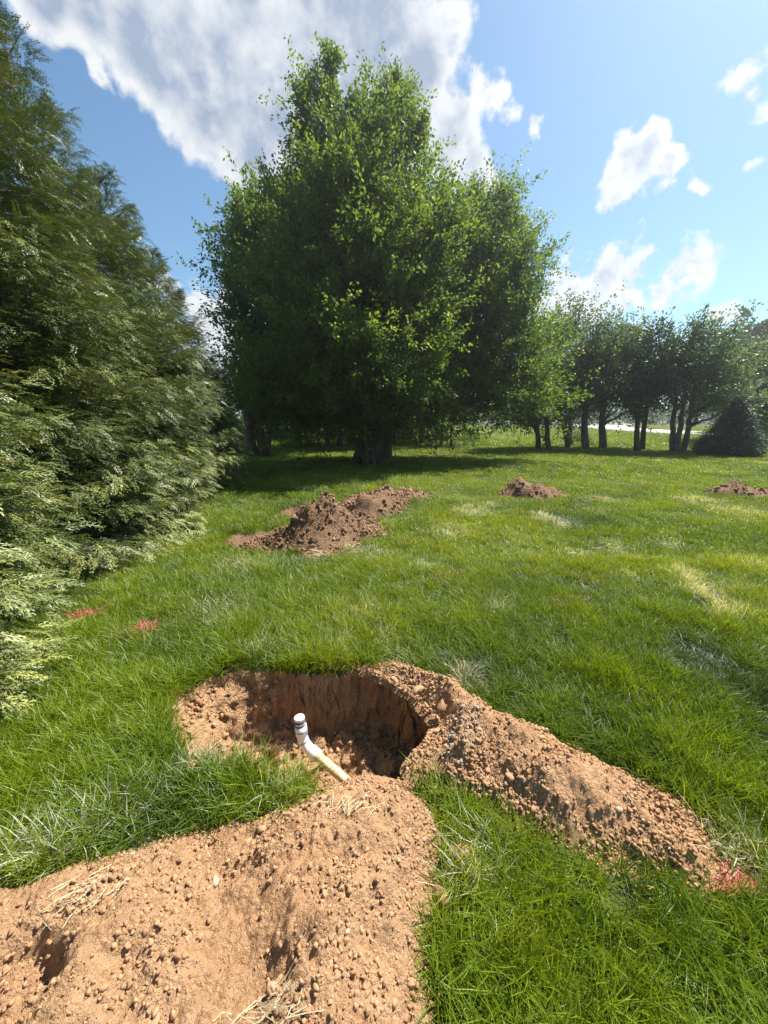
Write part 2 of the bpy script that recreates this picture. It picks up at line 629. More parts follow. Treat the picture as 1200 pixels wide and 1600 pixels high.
def scatter(name, coll, P, rot, scl, idx, attrs=None, parent=None, kind='stuff'):
    me = bpy.data.meshes.new(name)
    P = np.asarray(P, np.float32)
    n = len(P)
    me.vertices.add(n)
    me.vertices.foreach_set('co', P.ravel())
    scl = np.asarray(scl, np.float32)
    if scl.ndim == 1:
        scl = np.repeat(scl[:, None], 3, 1)
    for nm, tp, v in (('rot', 'FLOAT_VECTOR', rot), ('scl', 'FLOAT_VECTOR', scl)):
        a = me.attributes.new(nm, tp, 'POINT')
        a.data.foreach_set('vector', np.asarray(v, np.float32).ravel())
    a = me.attributes.new('idx', 'INT', 'POINT')
    a.data.foreach_set('value', np.asarray(idx, np.int32))
    for k, v in (attrs or {}).items():
        a = me.attributes.new(k, 'FLOAT', 'POINT')
        a.data.foreach_set('value', np.asarray(v, np.float32))
    me.update()
    o = bpy.data.objects.new(name, me)
    col.objects.link(o)
    o.parent = parent
    md = o.modifiers.new('scatter', 'NODES')
    md.node_group = scatter_group(coll)
    if kind:
        o['kind'] = kind
    return o


def eul(X, Y, Z):
    """XYZ euler from orthonormal axes given as (n,3) columns"""
    ry = np.arcsin(np.clip(-X[:, 2], -1, 1))
    rx = np.arctan2(Y[:, 2], Z[:, 2])
    rz = np.arctan2(X[:, 1], X[:, 0])
    return np.stack([rx, ry, rz], 1)


def nrm(v):
    return v / (np.linalg.norm(v, axis=-1, keepdims=True) + 1e-9)


# ------------------------------------------------------------------ ground shape
PIT = [gp(*p) for p in [(258, 1122), (275, 1085), (325, 1052), (390, 1044), (480, 1050), (560, 1040), (615, 1048), (665, 1078),
                        (700, 1130), (695, 1185), (660, 1225), (600, 1245), (530, 1235), (460, 1205), (360, 1192), (285, 1165)]]
BARE = [gp(*p) for p in [(338, 850), (372, 832), (430, 828), (500, 840), (480, 862), (420, 866), (365, 862)]]
TRENCH = [gp(*p) for p in [(425, 806), (450, 792), (540, 788), (530, 800), (470, 812)]]
NEAR = [(-1.36, 1.0), (-1.10, 1.1), (-.80, 1.2), (-.50, 1.27), (-.34, 1.35), (-.10, 1.43), (.08, 1.41), (.17, 1.36), (.235, 1.2),
        (.19, 1.08), (.17, .97), (.125, .86), (.14, .7), (.2, .35), (.2, -.5), (-2.3, -.6), (-2.3, .7), (-1.7, .93)]
SIDE = [gp(*p) for p in [(648, 1195), (700, 1240), (800, 1290), (900, 1332), (1000, 1366), (1080, 1392), (1130, 1396),
                         (1120, 1325), (1092, 1275), (1030, 1235), (960, 1205), (850, 1155), (760, 1110), (715, 1078), (665, 1052),
                         (620, 1036), (560, 1040), (600, 1052), (655, 1085), (688, 1125), (680, 1160)]]
HEDGE = [(-3.72, 1.5, 6.6, 1.75), (-4.5, 4.3, 6.9, 1.9), (-5.0, 6.5, 6.8, 1.9), (-5.35, 8.6, 6.4, 1.8), (-5.6, 10.6, 5.6, 1.65)]


def base_h(x, y):
    near = np.exp(-(np.hypot(x, y - 3) / 14) ** 2)
    h = .03 * perlin(x * .5 + 3, y * .5) * near + .012 * perlin(x * 2.1, y * 2.1 + 9) * near
    far = sst(np.asarray(y, float), 24, 60)
    h = h + far * .25 * perlin(x * .05, y * .05 + 2)
    return h


def pit_depth(x, y):
    wob = .055 * fbm(x * 5, y * 5, 1.3, 4, .6)
    d = sdf(PIT, x, y) + wob
    left = sst(-x, .62, 1.05)
    w = .075 + .34 * left
    D = .40 - .10 * left
    w = w * (1 + .8 * fbm(x * 4, y * 2, 7.7, 2))
    dep = D * (.25 * sst(d, -.012, .03) + .75 * sst(d, .0, np.maximum(w, .085))) * (1 + .30 * fbm(x * 7, y * 7, 4, 3))
    # clumped red floor near the pipe end
    dep = dep - .10 * np.exp(-(((x - .02) / .16) ** 2 + ((y - 1.66) / .10) ** 2)) * (d > 0)
    return np.where(d > -.02, dep, 0), d


def H(x, y):
    x = np.asarray(x, float)
    y = np.asarray(y, float)
    h = base_h(x, y)
    dep, _ = pit_depth(x, y)
    h = h - dep
    for poly, dd in ((BARE, .10), (TRENCH, .25)):
        d = sdf(poly, x, y)
        h = h - dd * sst(d, 0, .25)
    return h


def lines(core0, core1, step, lo, hi, g=1.07, mid=None):
    a = list(np.arange(core0, core1, step))
    s, v = step, a[-1]
    out = []
    while v < hi:
        s = min(s * g, (mid(v) if mid else 1e9))
        v += s
        out.append(v)
    s, v = step, a[0]
    inn = []
    while v > lo:
        s = min(s * g, (mid(v) if mid else 1e9))
        v -= s
        inn.append(v)
    return np.array(inn[::-1] + a + out)


def build_ground():
    xs = lines(-1.45, .75, .014, -290, 290, 1.09, lambda v: .16 if abs(v) < 4 else 40)
    ys = lines(1.2, 2.45, .012, -200, 330, 1.09, lambda v: .13 if v < 9.5 else 60)
    X, Y = np.meshgrid(xs, ys)
    Z = H(X, Y)
    soil = np.maximum.reduce([sst(sdf(PIT, X, Y) + .055 * fbm(X * 5, Y * 5, 1.3, 4, .6), -.02, .02), sst(sdf(BARE, X, Y), -.1, .1), sst(sdf(TRENCH, X, Y), -.1, .1)])
    V = np.stack([X, Y, Z], -1).reshape(-1, 3)
    dep, d = pit_depth(X.ravel(), Y.ravel())
    # crumbled relief of the dug faces, pushed out in three dimensions
    k = (dep > .015)
    q = V[k]
    amp = sst(dep[k], .01, .1)[:, None]
    V[k] += amp * np.stack([.034 * fbm(q[:, 0] * 9, q[:, 1] * 9, q[:, 2] * 11, 4, .7), .060 * fbm(q[:, 0] * 9 + 40, q[:, 1] * 9, q[:, 2] * 13, 4, .75),
                            .036 * fbm(q[:, 0] * 12, q[:, 1] * 12 + 40, q[:, 2] * 9, 4, .6)], -1)
    ny, nx = X.shape
    j, i = np.meshgrid(np.arange(ny - 1), np.arange(nx - 1), indexing='ij')
    F = np.stack([j * nx + i, j * nx + i + 1, (j + 1) * nx + i + 1, (j + 1) * nx + i], -1).reshape(-1, 4)
    fs = soil.ravel()[F].mean(1) > .5

    def sub(mask, name, mat):
        f = F[mask]
        u, inv = np.unique(f, return_inverse=True)
        return mesh_obj(name, V[u], inv.reshape(-1, 4), mat, smooth=True)
    tag(sub(~fs, 'lawn_ground', M['turf']), kind='structure')
    cx = V[F].mean(1)
    nearp = fs & (cx[:, 1] < 3.2)
    tag(sub(nearp, 'dug_pit', M['soil']), kind='structure')
    tag(sub(fs & ~nearp, 'bare_soil', M['soil_far']), kind='structure')


build_ground()

# road beyond the trees
nearE = [(33, 14), (30.8, 22), (29.5, 30.6), (28.8, 44), (32, 62), (38, 82), (52, 115), (80, 150)]
farE = [(44, 10), (41, 24), (39.5, 34), (38.5, 46), (41, 60), (48, 78), (62, 104), (90, 136)]
RV = [(x, y, float(base_h(x, y)) + .10) for x, y in nearE] + [(x, y, float(base_h(x, y)) + .10) for x, y in farE]
n = len(nearE)
RV2 = [(x, y, z - .6) for x, y, z in RV]
F = [[i, i + 1, n + i + 1, n + i] for i in range(n - 1)] + [[i, 2 * n + i, 2 * n + i + 1, i + 1] for i in range(n - 1)] + \
    [[n + i, n + i + 1, 3 * n + i + 1, 3 * n + i] for i in range(n - 1)]
tag(mesh_obj('road', np.array(RV + RV2), np.array(F), M['road']), kind='structure')

# ------------------------------------------------------------------ clods
def icosphere():
    t = (1 + 5 ** .5) / 2
    v = [(-1, t, 0), (1, t, 0), (-1, -t, 0), (1, -t, 0), (0, -1, t), (0, 1, t), (0, -1, -t), (0, 1, -t), (t, 0, -1), (t, 0, 1), (-t, 0, -1), (-t, 0, 1)]
    f = [(0, 11, 5), (0, 5, 1), (0, 1, 7), (0, 7, 10), (0, 10, 11), (1, 5, 9), (5, 11, 4), (11, 10, 2), (10, 7, 6), (7, 1, 8), (3, 9, 4), (3, 4, 2),
         (3, 2, 6), (3, 6, 8), (3, 8, 9), (4, 9, 5), (2, 4, 11), (6, 2, 10), (8, 6, 7), (9, 8, 1)]
    v = [np.array(p) / np.linalg.norm(p) for p in v]
    for _ in range(1):
        c, g = {}, []

        def mid(a, b):
            k = (min(a, b), max(a, b))
            if k not in c:
                m = v[a] + v[b]
                v.append(m / np.linalg.norm(m))
                c[k] = len(v) - 1
            return c[k]
        for a, b, d in f:
            x, y, z = mid(a, b), mid(b, d), mid(d, a)
            g += [(a, x, z), (b, y, x), (d, z, y), (x, y, z)]
        f = g
    return np.array(v), np.array(f)


ICO_V, ICO_F = icosphere()


def clod_mesh(seed, mat, sq=.75):
    o = np.array([seed * 3.7, seed * 1.9, seed * 5.3])
    rr = np.random.default_rng(seed)
    V = ICO_V * 1.15
    for nv in nrm(rr.normal(0, 1, (9, 3))):        # broken, faceted lump
        c = rr.uniform(.5, .85)
        e = V @ nv
        V = V - np.maximum(e - c, 0)[:, None] * nv
    q = V * 2.3 + o
    V = V * (1 + .35 * fbm(q[:, 0], q[:, 1], q[:, 2], 2, .8))[:, None] * np.array([1, .75 + .25 * (seed % 3) / 2, sq])
    ob = mesh_obj('clod', V, ICO_F, mat, link=False)
    return ob


CLODS = [clod_mesh(i, M['clod']) for i in range(6)]
CLODS_D = [clod_mesh(i + 10, M['clod_dark']) for i in range(5)]
STONES = [clod_mesh(i + 30, M['stone'], .6) for i in range(4)]
C_CLOD = proto_collection('clod_protos', CLODS)
C_CLODD = proto_collection('clod_dark_protos', CLODS_D)
C_STONE = proto_collection('stone_protos', STONES)


def heap(name, poly, hfun, step, label, mat, coll, clods, n_small, n_big, small=(.004, .014), big=(.016, .04), rough=1.0, seed=0, group=None, freq=1.0):
    P = np.asarray(poly)
    lo, hi = P.min(0) - .12, P.max(0) + .12
    xs, ys = np.arange(lo[0], hi[0], step), np.arange(lo[1], hi[1], step)
    X, Y = np.meshgrid(xs, ys)
    r = np.random.default_rng(seed + 100)

    def height(X, Y):
        d = sdf(poly, X, Y) + .035 * rough * fbm(X * 5 * freq + seed, Y * 5 * freq, seed, 3)
        h = hfun(X, Y, d)
        m = sst(d, -.02, .10 * rough)
        h = h + m * rough * (.045 * fbm(X * 4 * freq, Y * 4 * freq + seed, 2.2, 3) + .042 * (np.abs(fbm(X * 9 * freq, Y * 9 * freq, 5 + seed, 4, .6)) - .18)
                             - .010 * np.maximum(np.abs(fbm(X * 16 * freq + 5, Y * 16 * freq, 9 + seed, 3, .6)) - .32, 0) * 3
                             + .022 * (np.abs(fbm(X * 34 * freq, Y * 34 * freq, 3, 3, .75)) - .2))
        return np.where(d < 0, np.minimum(h, d * .6), h)
    h = height(X, Y)
    cx, cy = P.mean(0)
    org = np.array([cx, cy, 0])
    Z = base_h(X, Y) + h
    V = np.stack([X, Y, Z], -1).reshape(-1, 3)
    ny, nx = X.shape
    j, i = np.meshgrid(np.arange(ny - 1), np.arange(nx - 1), indexing='ij')
    F = np.stack([j * nx + i, j * nx + i + 1, (j + 1) * nx + i + 1, (j + 1) * nx + i], -1).reshape(-1, 4)
    F = F[h.ravel()[F].max(1) > -.035]
    u, inv = np.unique(F, return_inverse=True)
    o = mesh_obj(name, V[u] - org, inv.reshape(-1, 4), mat, smooth=True)
    o.location = org
    tag(o, label, 'soil mound', group)

    def pts(n, bias):
        out = []
        tot = 0
        while tot < n:
            x, y = r.uniform(lo[0], hi[0], n * 3), r.uniform(lo[1], hi[1], n * 3)
            d = sdf(poly, x, y)
            clump = fbm(x * 3.5 * freq + 7, y * 3.5 * freq, seed + 3, 3)
            edge = np.exp(-np.abs(d) / (.10 * rough))
            p = np.clip(.25 + 1.5 * clump + bias * edge, 0.02, 1) * (d > -.05 * rough)
            k = r.random(len(x)) < p
            out.append(np.stack([x[k], y[k]], 1))
            tot += k.sum()
        return np.concatenate(out)[:n]
    q = pts(n_small, .7)
    s = small[0] + (small[1] - small[0]) * r.random(n_small) ** 5
    z = base_h(q[:, 0], q[:, 1]) + np.maximum(height(q[:, 0], q[:, 1]), 0) + s * .15
    scatter('small_clods', coll, np.column_stack([q, z]) - org, r.uniform(0, 6.28, (n_small, 3)) * np.array([.2, .2, 1]),
            s, r.integers(0, 4, n_small), parent=o)
    q = pts(n_big, 1.0)
    s = big[0] + (big[1] - big[0]) * r.random(n_big) ** 3
    z = base_h(q[:, 0], q[:, 1]) + np.maximum(height(q[:, 0], q[:, 1]), 0) - s * .08
    for k in range(n_big):
        c = clods[k % len(clods)].copy()
        c.name = 'clod'
        col.objects.link(c)
        c.parent = o
        c.location = (q[k, 0] - cx, q[k, 1] - cy, z[k])
        c.rotation_euler = (r.uniform(-.4, .4), r.uniform(-.4, .4), r.uniform(0, 6.28))
        c.scale = (s[k] * r.uniform(.8, 1.3), s[k], s[k] * r.uniform(.7, 1.1))
    return o, height


def h_near(X, Y, d):
    core = .09 + .08 * np.exp(-(((X + .10) / .30) ** 2 + ((Y - 1.12) / .30) ** 2)) + .10 * np.exp(-(((X + .85) / .5) ** 2 + ((Y - .62) / .35) ** 2)) \
        + .06 * np.exp(-(((X + .05) / .25) ** 2 + ((Y - .6) / .4) ** 2))
    core = core * (1 + .9 * fbm(X * 2.6 + 3, Y * 2.6, 8.8, 3))
    h = core * (1 - np.exp(-np.maximum(d, 0) / .11))
    hol = np.exp(-(((X + 1.02) / .12) ** 2 + ((Y - .66) / .16) ** 2) ** 1.5)
    return np.maximum(h - .24 * hol, np.minimum(h, .025))


def h_side(X, Y, d):
    t = np.clip((X - .2) / 1.2, 0, 1)
    hm = (.21 - .11 * t) * (.25 + .75 * sst(X, .08, .42)) * (1 + .9 * fbm(X * 3 + 9, Y * 3, 1.8, 3))
    return hm * (1 - np.exp(-np.maximum(d, 0) / .12))


near_o, near_h = heap('soil_mound', NEAR, h_near, .0075, 'broad tan dug soil mound sprawling in front of the open pit', M['soil'], C_CLOD, CLODS, 34000, 170,
                      small=(.0018, .012), big=(.009, .022), seed=1)
side_o, side_h = heap('soil_mound', SIDE, h_side, .0075, 'long narrow tan soil mound running from the pit to a pink paint mark', M['soil'], C_CLOD, CLODS, 17000, 140,
                      small=(.0018, .013), big=(.009, .026), seed=2)


def ridge_h(peaks):
    def f(X, Y, d):
        h = .04 + 0 * X
        for (x, y, hh, r) in peaks:
            h = h + hh * np.exp(-(((X - x) ** 2 + (Y - y) ** 2) / r ** 2))
        h = h * (1 + .8 * fbm(X * 1.6, Y * 1.6, 2.7, 3))
        return h * (1 - np.exp(-np.maximum(d, 0) / .24)) * 1.1
    return f


p1 = at(520, 812, 5.0)
P1 = [gp(*p) for p in [(385, 850), (430, 835), (480, 800), (540, 795), (590, 812), (610, 838), (570, 850), (545, 862), (500, 884), (455, 868), (420, 862)]]
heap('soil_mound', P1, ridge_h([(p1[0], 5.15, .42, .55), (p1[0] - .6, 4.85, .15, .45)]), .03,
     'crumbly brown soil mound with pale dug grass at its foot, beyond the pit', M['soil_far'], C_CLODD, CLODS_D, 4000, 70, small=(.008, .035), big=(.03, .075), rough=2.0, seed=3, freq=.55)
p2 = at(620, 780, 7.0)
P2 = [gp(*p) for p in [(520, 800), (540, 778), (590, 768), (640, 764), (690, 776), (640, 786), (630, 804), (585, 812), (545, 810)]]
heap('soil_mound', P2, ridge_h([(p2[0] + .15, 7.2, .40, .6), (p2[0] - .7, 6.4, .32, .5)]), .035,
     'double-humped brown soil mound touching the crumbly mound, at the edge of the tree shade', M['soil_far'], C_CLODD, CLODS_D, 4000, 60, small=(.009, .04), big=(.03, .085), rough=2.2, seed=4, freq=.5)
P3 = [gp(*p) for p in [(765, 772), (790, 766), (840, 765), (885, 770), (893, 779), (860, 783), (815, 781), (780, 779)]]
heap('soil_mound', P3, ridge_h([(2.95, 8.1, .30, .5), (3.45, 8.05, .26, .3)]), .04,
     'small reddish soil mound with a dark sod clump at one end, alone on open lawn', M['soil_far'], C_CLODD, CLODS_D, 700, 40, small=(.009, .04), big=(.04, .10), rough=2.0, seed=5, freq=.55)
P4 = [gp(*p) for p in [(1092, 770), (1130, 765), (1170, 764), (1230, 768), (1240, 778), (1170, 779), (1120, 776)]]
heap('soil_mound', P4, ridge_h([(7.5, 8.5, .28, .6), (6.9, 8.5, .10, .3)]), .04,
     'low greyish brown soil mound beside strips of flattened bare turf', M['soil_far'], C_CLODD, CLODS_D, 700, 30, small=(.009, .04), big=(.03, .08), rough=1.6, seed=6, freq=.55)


# loose clods in the pit
def pit_clods():
    r = np.random.default_rng(21)
    n = 2600
    x, y = r.uniform(-1.3, .5, n * 4), r.uniform(1.4, 2.5, n * 4)
    d = sdf(PIT, x, y)
    k = (d > .0) & (r.random(len(x)) < np.clip(.15 + 1.6 * fbm(x * 4, y * 4, 8, 3) + 1.2 * np.exp(-(((x - .05) / .2) ** 2 + ((y - 1.7) / .12) ** 2)), .02, 1))
    x, y = x[k][:n], y[k][:n]
    n = len(x)
    s = .004 + .018 * r.random(n) ** 4
    o = scatter('pit_crumbs', C_CLOD, np.column_stack([x, y, H(x, y) + s * .3]), r.uniform(0, 6.28, (n, 3)), s, r.integers(0, 6, n))
    tag(o, 'loose soil crumbs fallen down the pit walls', 'soil crumbs')
    # gravelly patch where the side mound meets the pit
    n = 420
    c = gp(715, 1175)
    x, y = c[0] + r.normal(0, .075, n), c[1] + r.normal(0, .09, n)
    z = np.maximum(H(x, y), base_h(x, y) + side_h(x, y))
    z = np.where(sdf(PIT, x, y) > 0, H(x, y), z)
    s = .003 + .009 * r.random(n) ** 2.5
    o = scatter('gravel', C_STONE, np.column_stack([x, y, z + s * .4]), r.uniform(0, 6.28, (n, 3)), s, r.integers(0, 4, n))
    tag(o, 'patch of small grey stones on the soil at the end of the pit', 'gravel')


pit_clods()


# ------------------------------------------------------------------ pipe
def pipe():
    E = np.array([-.432, 1.845, -.215])
    end = np.array([-.14, 1.645, -.285])
    t1 = nrm(end - E)
    up = nrm(np.array([-.10, .03, 1.0]))
    root = empty('drain_pipe', (E[0], E[1], E[2] - .03))
    tag(root, 'white plastic pipe elbow rising from the pit on a yellowed pipe', 'pipe')
    off = np.array(root.location)
    T = Tubes()
    T.add([E + t1 * a for a in np.linspace(.03, .45, 6)], .0255, 18)
    T.build('buried_pipe', M['pvc_stained'], root, off=off)
    # elbow: socket, bend in two mitred turns, upper socket
    T = Tubes()
    r = .032
    d0 = t1
    pts, rad = [E + d0 * .075, E + d0 * .03], [r + .002, r + .002]
    m = nrm(up * .55 - d0 * .45)
    for s in np.linspace(0, 1, 7):
        d = nrm((1 - s) ** 2 * (-d0) + 2 * s * (1 - s) * m + s * s * up)
        pts.append(pts[-1] + d * .017)
        rad.append(r - .002)
    T.add(pts, rad, 20)
    elb = T.build('elbow', M['pvc'], root, off=off)
    p = pts[-1]
    T = Tubes()
    T.add([p - up * .004, p + up * .055], r + .002, 20)
    sock = T.build('coupling', M['pvc'], root, off=off)
    T = Tubes()
    T.add([p + up * .022, p + up * .0265], r + .0032, 20)
    T.build('seam_ring', M['rubber'], sock, off=off)
    T = Tubes()
    T.add([p + up * .055, p + up * .085], r - .003, 20)
    ris = T.build('riser', M['pvc'], root, off=off)
    T = Tubes()
    T.add([p + up * .060, p + up * .066], r + .0005, 20)
    T.build('seam_ring', M['rubber'], ris, off=off)
    T = Tubes()
    T.add([p + up * .078, p + up * .092], r - .0005, 20)
    T.build('clamp_band', M['rubber'], root, off=off)
    T = Tubes()
    T.add([p + up * .092, p + up * .106, p + up * .110], [r - .002, r - .002, r - .007], 20)
    T.build('cap', M['pvc'], root, off=off)
    T = Tubes()
    q = pts[5]
    d = nrm(pts[6] - pts[4])
    T.add([q - d * .002, q + d * .002], r + .0006, 20)
    T.build('seam_ring', M['rubber'], elb, off=off)


pipe()


# ------------------------------------------------------------------ grass
def blades_mesh(seed, n, radius, hmin, hmax, width, segs=3, lean=.5, curve=.6, fan=0.0):
    r = np.random.default_rng(seed)
    a = r.uniform(0, 6.28, n)
    rr = radius * np.sqrt(r.random(n))
    B = np.stack([rr * np.cos(a), rr * np.sin(a), np.zeros(n) - .01], 1)
    h = r.uniform(hmin, hmax, n)
    th = r.uniform(0, 6.28, n)
    D = np.stack([np.cos(th), np.sin(th), np.zeros(n)], 1)
    if fan:
        D = nrm(D * .6 + nrm(B * np.array([1, 1, 0])) * fan)
    ph = th + r.normal(0, .7, n) + math.pi / 2
    S = np.stack([np.cos(ph), np.sin(ph), np.zeros(n)], 1)
    ln = r.uniform(.05, lean, n)
    cv = r.uniform(.1, curve, n)
    w = width * r.uniform(.6, 1.2, n)
    V, T, BL = [], [], []
    for k in range(segs):
        t = k / segs
        bend = ln * t + cv * t * t
        c = B + D * (h * bend)[:, None]
        c[:, 2] += h * t * (1 - .25 * bend)
        ww = (w * (1 - .15 * t - .5 * t * t) * .5)[:, None]
        V += [c - S * ww, c + S * ww]
    bend = ln + cv
    c = B + D * (h * bend)[:, None]
    c[:, 2] += h * (1 - .25 * bend)
    V.append(c)
    nv = 2 * segs + 1
    V = np.stack(V, 1).reshape(-1, 3)
    base = np.arange(n) * nv
    Q = []
    for k in range(segs - 1):
        Q.append(np.stack([base + 2 * k, base + 2 * k + 1, base + 2 * k + 3, base + 2 * k + 2], 1))
    tri = np.stack([base + 2 * segs - 2, base + 2 * segs - 1, base + 2 * segs], 1)
    return V, [np.concatenate(Q), tri], np.repeat(r.random(n), nv)


def grass_proto(*a, **k):
    V, F, bl = blades_mesh(*a, **k)
    return mesh_obj('grass_tuft', V, F, M['blade'], attrs={'bl': bl}, link=False)


C_NEAR = proto_collection('grass_near', [grass_proto(i, 46, .055, .055, .145, .0042, 4, .55, .85) for i in range(6)])
C_MID = proto_collection('grass_mid', [grass_proto(20 + i, 60, .10, .05, .11, .0058, 3, .6, .8) for i in range(5)])
C_FAR = proto_collection('grass_far', [grass_proto(40 + i, 60, .2, .05, .10, .013, 2, .7, .8) for i in range(4)])
C_MEAD = proto_collection('grass_meadow', [grass_proto(60 + i, 60, .45, .12, .34, .03, 2, .7, .9) for i in range(4)])

DRYSPOTS = [(gp(*p), r_, a_) for p, r_, a_ in (((1075, 912), .10, 1.0), ((1110, 938), .12, 1.0), ((1135, 958), .10, .9), ((850, 808), .16, 1.0), ((880, 824), .14, .9), ((725, 803), .2, .9), ((765, 792), .2, .9),
                                                   ((705, 838), .14, .8), ((1045, 852), .14, .9), ((660, 890), .10, .7), ((770, 960), .08, .8), ((600, 1000), .08, .7), ((985, 905), .09, .8))] + [(gp(1095, 928), .17, .95), (gp(1060, 900), .14, .8), (gp(1140, 965), .16, .7), (gp(860, 815), .30, .8), (gp(740, 800), .35, .7), (gp(520, 1015), .14, .55),
            (gp(620, 1035), .1, .6), (gp(350, 960), .3, .4), (gp(560, 960), .25, .4), (gp(60, 1335), .12, .75), (gp(200, 1275), .10, .4), (gp(1000, 1410), .10, .25),
            (gp(1150, 1340), .1, .7), (gp(740, 1350), .08, .8), (gp(1090, 785), .5, .6), (gp(1150, 800), .5, .6), (gp(940, 785), .3, .6), (gp(540, 860), .15, .9),
            (gp(590, 870), .2, .5), (gp(700, 1095), .07, .6), (gp(330, 1195), .12, .4), (gp(900, 870), .2, .45), (gp(780, 940), .15, .35), (gp(700, 835), .4, .5),
            (gp(960, 860), .3, .5), (gp(1170, 890), .2, .5), (gp(420, 1010), .15, .4), (gp(560, 1215), .07, .7), (gp(440, 1240), .07, .6)]


def scatter_grass():
    r = np.random.default_rng(3)
    heaps = [NEAR, SIDE, P1, P2, P3, P4]
    marks = [(gp(136, 968), .10, .055), (gp(222, 993), .06, .06), (gp(1148, 1385), .08, .05), (gp(726, 1062), .11, .09), (gp(700, 907), .05, .06), (gp(889, 952), .07, .07), (gp(916, 912), .06, .06), (gp(525, 868), .17, .15)]
    trunks = [(-.7, 14.3, .6)]

    def zone(y0, y1, dens, coll, npr, name, base_scale, kx=1.06, cx=2.6, hole=True, label=None):
        xm = kx * y1 + cx
        n = int((y1 - y0) * 2 * xm * dens)
        x, y = r.uniform(-xm, xm, n), r.uniform(y0, y1, n)
        k = np.abs(x) < kx * np.maximum(y, 0) + cx
        x, y = x[k], y[k]
        keep = np.ones(len(x), bool)
        edge = np.full(len(x), 9.0)
        if hole:
            for p, m in ((PIT, .012), (BARE, .0), (TRENCH, .0)):
                d = sdf(p, x, y) + .055 * fbm(x * 5, y * 5, 1.3, 4, .6)
                keep &= d < -m
                edge = np.minimum(edge, -d)
            for p in heaps:
                sc = .03 if p in (NEAR, SIDE) else .08
                d = sdf(p, x, y) + 2 * sc * fbm(x * 6, y * 6, 6, 3)
                keep &= d < -.01 + sc * (r.random(len(x)) < .2)
            for c, ra, rb_ in marks:
                keep &= ((x - c[0]) / ra) ** 2 + ((y - c[1]) / rb_) ** 2 > 1
            for hx, hy, hh, hr in HEDGE:
                d = np.hypot(x - hx, y - hy)
                keep &= r.random(len(x)) < sst(d, hr * .55, hr * .95)
        if y1 > 24:
            for i in range(len(nearE) - 1):
                q = [nearE[i], nearE[i + 1], farE[i + 1], farE[i]]
                keep &= sdf(q, x, y) < 0
        x, y, edge = x[keep], y[keep], edge[keep]
        n = len(x)
        z = H(x, y)
        big = fbm(x * .35, y * .35, 5, 3)
        med = fbm(x * 1.6, y * 1.6, 15, 3)
        fine = fbm(x * 6, y * 6, 25, 2)
        tint = np.clip(.55 + .07 * sst(y, 2.5, 5) + .5 * big + .55 * med + .4 * fine + r.normal(0, .13, n), 0, 1)
        dry = np.clip(.035 + .6 * np.maximum(fbm(x * .9, y * 1.6, 33, 4) - .14, 0) * sst(y, 1.0, 3.5) + .15 * np.maximum(fine - .2, 0), 0, .55)
        flat = np.zeros(n)
        for c, rad, a in DRYSPOTS:
            g = np.exp(-(((x - c[0]) ** 2 + (y - c[1]) ** 2) / rad ** 2) * (1 + .9 * fbm(x * 5, y * 5, 44, 2)))
            dry = np.maximum(dry, a * g)
            flat = np.maximum(flat, g)
        c = gp(930, 1470)
        tram = np.exp(-(((x - c[0]) / .28) ** 2 + ((y - c[1]) / .16) ** 2))
        # grass lies over in swirls
        ang = 3.5 * fbm(x * .8 + 3, y * .8, 50, 2) + r.normal(0, .6, n) - .6
        amt = np.clip(.12 + .5 * np.abs(fbm(x * 1.3, y * 1.3, 61, 2)) + .5 * flat + .8 * tram + r.normal(0, .1, n), 0, 1.25)
        ax = nrm(np.stack([np.cos(ang), np.sin(ang), np.zeros(n)], 1))
        Z = nrm(np.stack([np.cos(ang) * np.sin(amt), np.sin(ang) * np.sin(amt), np.cos(amt)], 1))
        sp = r.uniform(0, 6.28, n)
        X0 = np.stack([np.cos(sp), np.sin(sp), np.zeros(n)], 1)
        X = nrm(X0 - Z * (X0 * Z).sum(1)[:, None])
        rot = eul(X, np.cross(Z, X), Z)
        s = base_scale * np.clip(1 + .7 * med + .8 * fine + r.normal(0, .15, n), .4, 1.9)
        s *= np.where(edge < .14, 1.2, 1)
        o = scatter(name, coll, np.column_stack([x, y, z]), rot, np.column_stack([np.full(n, base_scale), np.full(n, base_scale), s]), r.integers(0, npr, n),
                    {'tint': tint, 'dry': dry})
        tag(o, label, 'grass')
    zone(-.4, 4.2, 540, C_NEAR, 6, 'lawn_grass', 1.0, cx=2.4, label='long green lawn grass around the pit and soil mounds')
    zone(4.2, 10.5, 190, C_MID, 5, 'lawn_grass', 1.0, label='green lawn grass of the open yard beyond the pit')
    zone(10.5, 23.5, 70, C_FAR, 4, 'lawn_grass', 1.0, label='short bright lawn reaching back to the trees')
    zone(23.5, 75, 9, C_MEAD, 4, 'meadow_grass', 1.0, hole=False, label='rough paler meadow grass between the trees and road')


scatter_grass()


def clump(name, px, py, n, rad, hmin, hmax, mat, label, cat, seed, group=None, z=None, width=.006, fan=.8, lean=.8, sy=1.0):
    V, F, _ = blades_mesh(seed, n, rad, hmin, hmax, width, 3, lean, 1.0, fan)
    V = V * np.array([1, sy, 1])
    g = gp(px, py)
    o = mesh_obj(name, V, F, mat)
    o.location = (g[0], g[1], float(H(g[0], g[1])) if z is None else z)
    tag(o, label, cat, group)
    return o


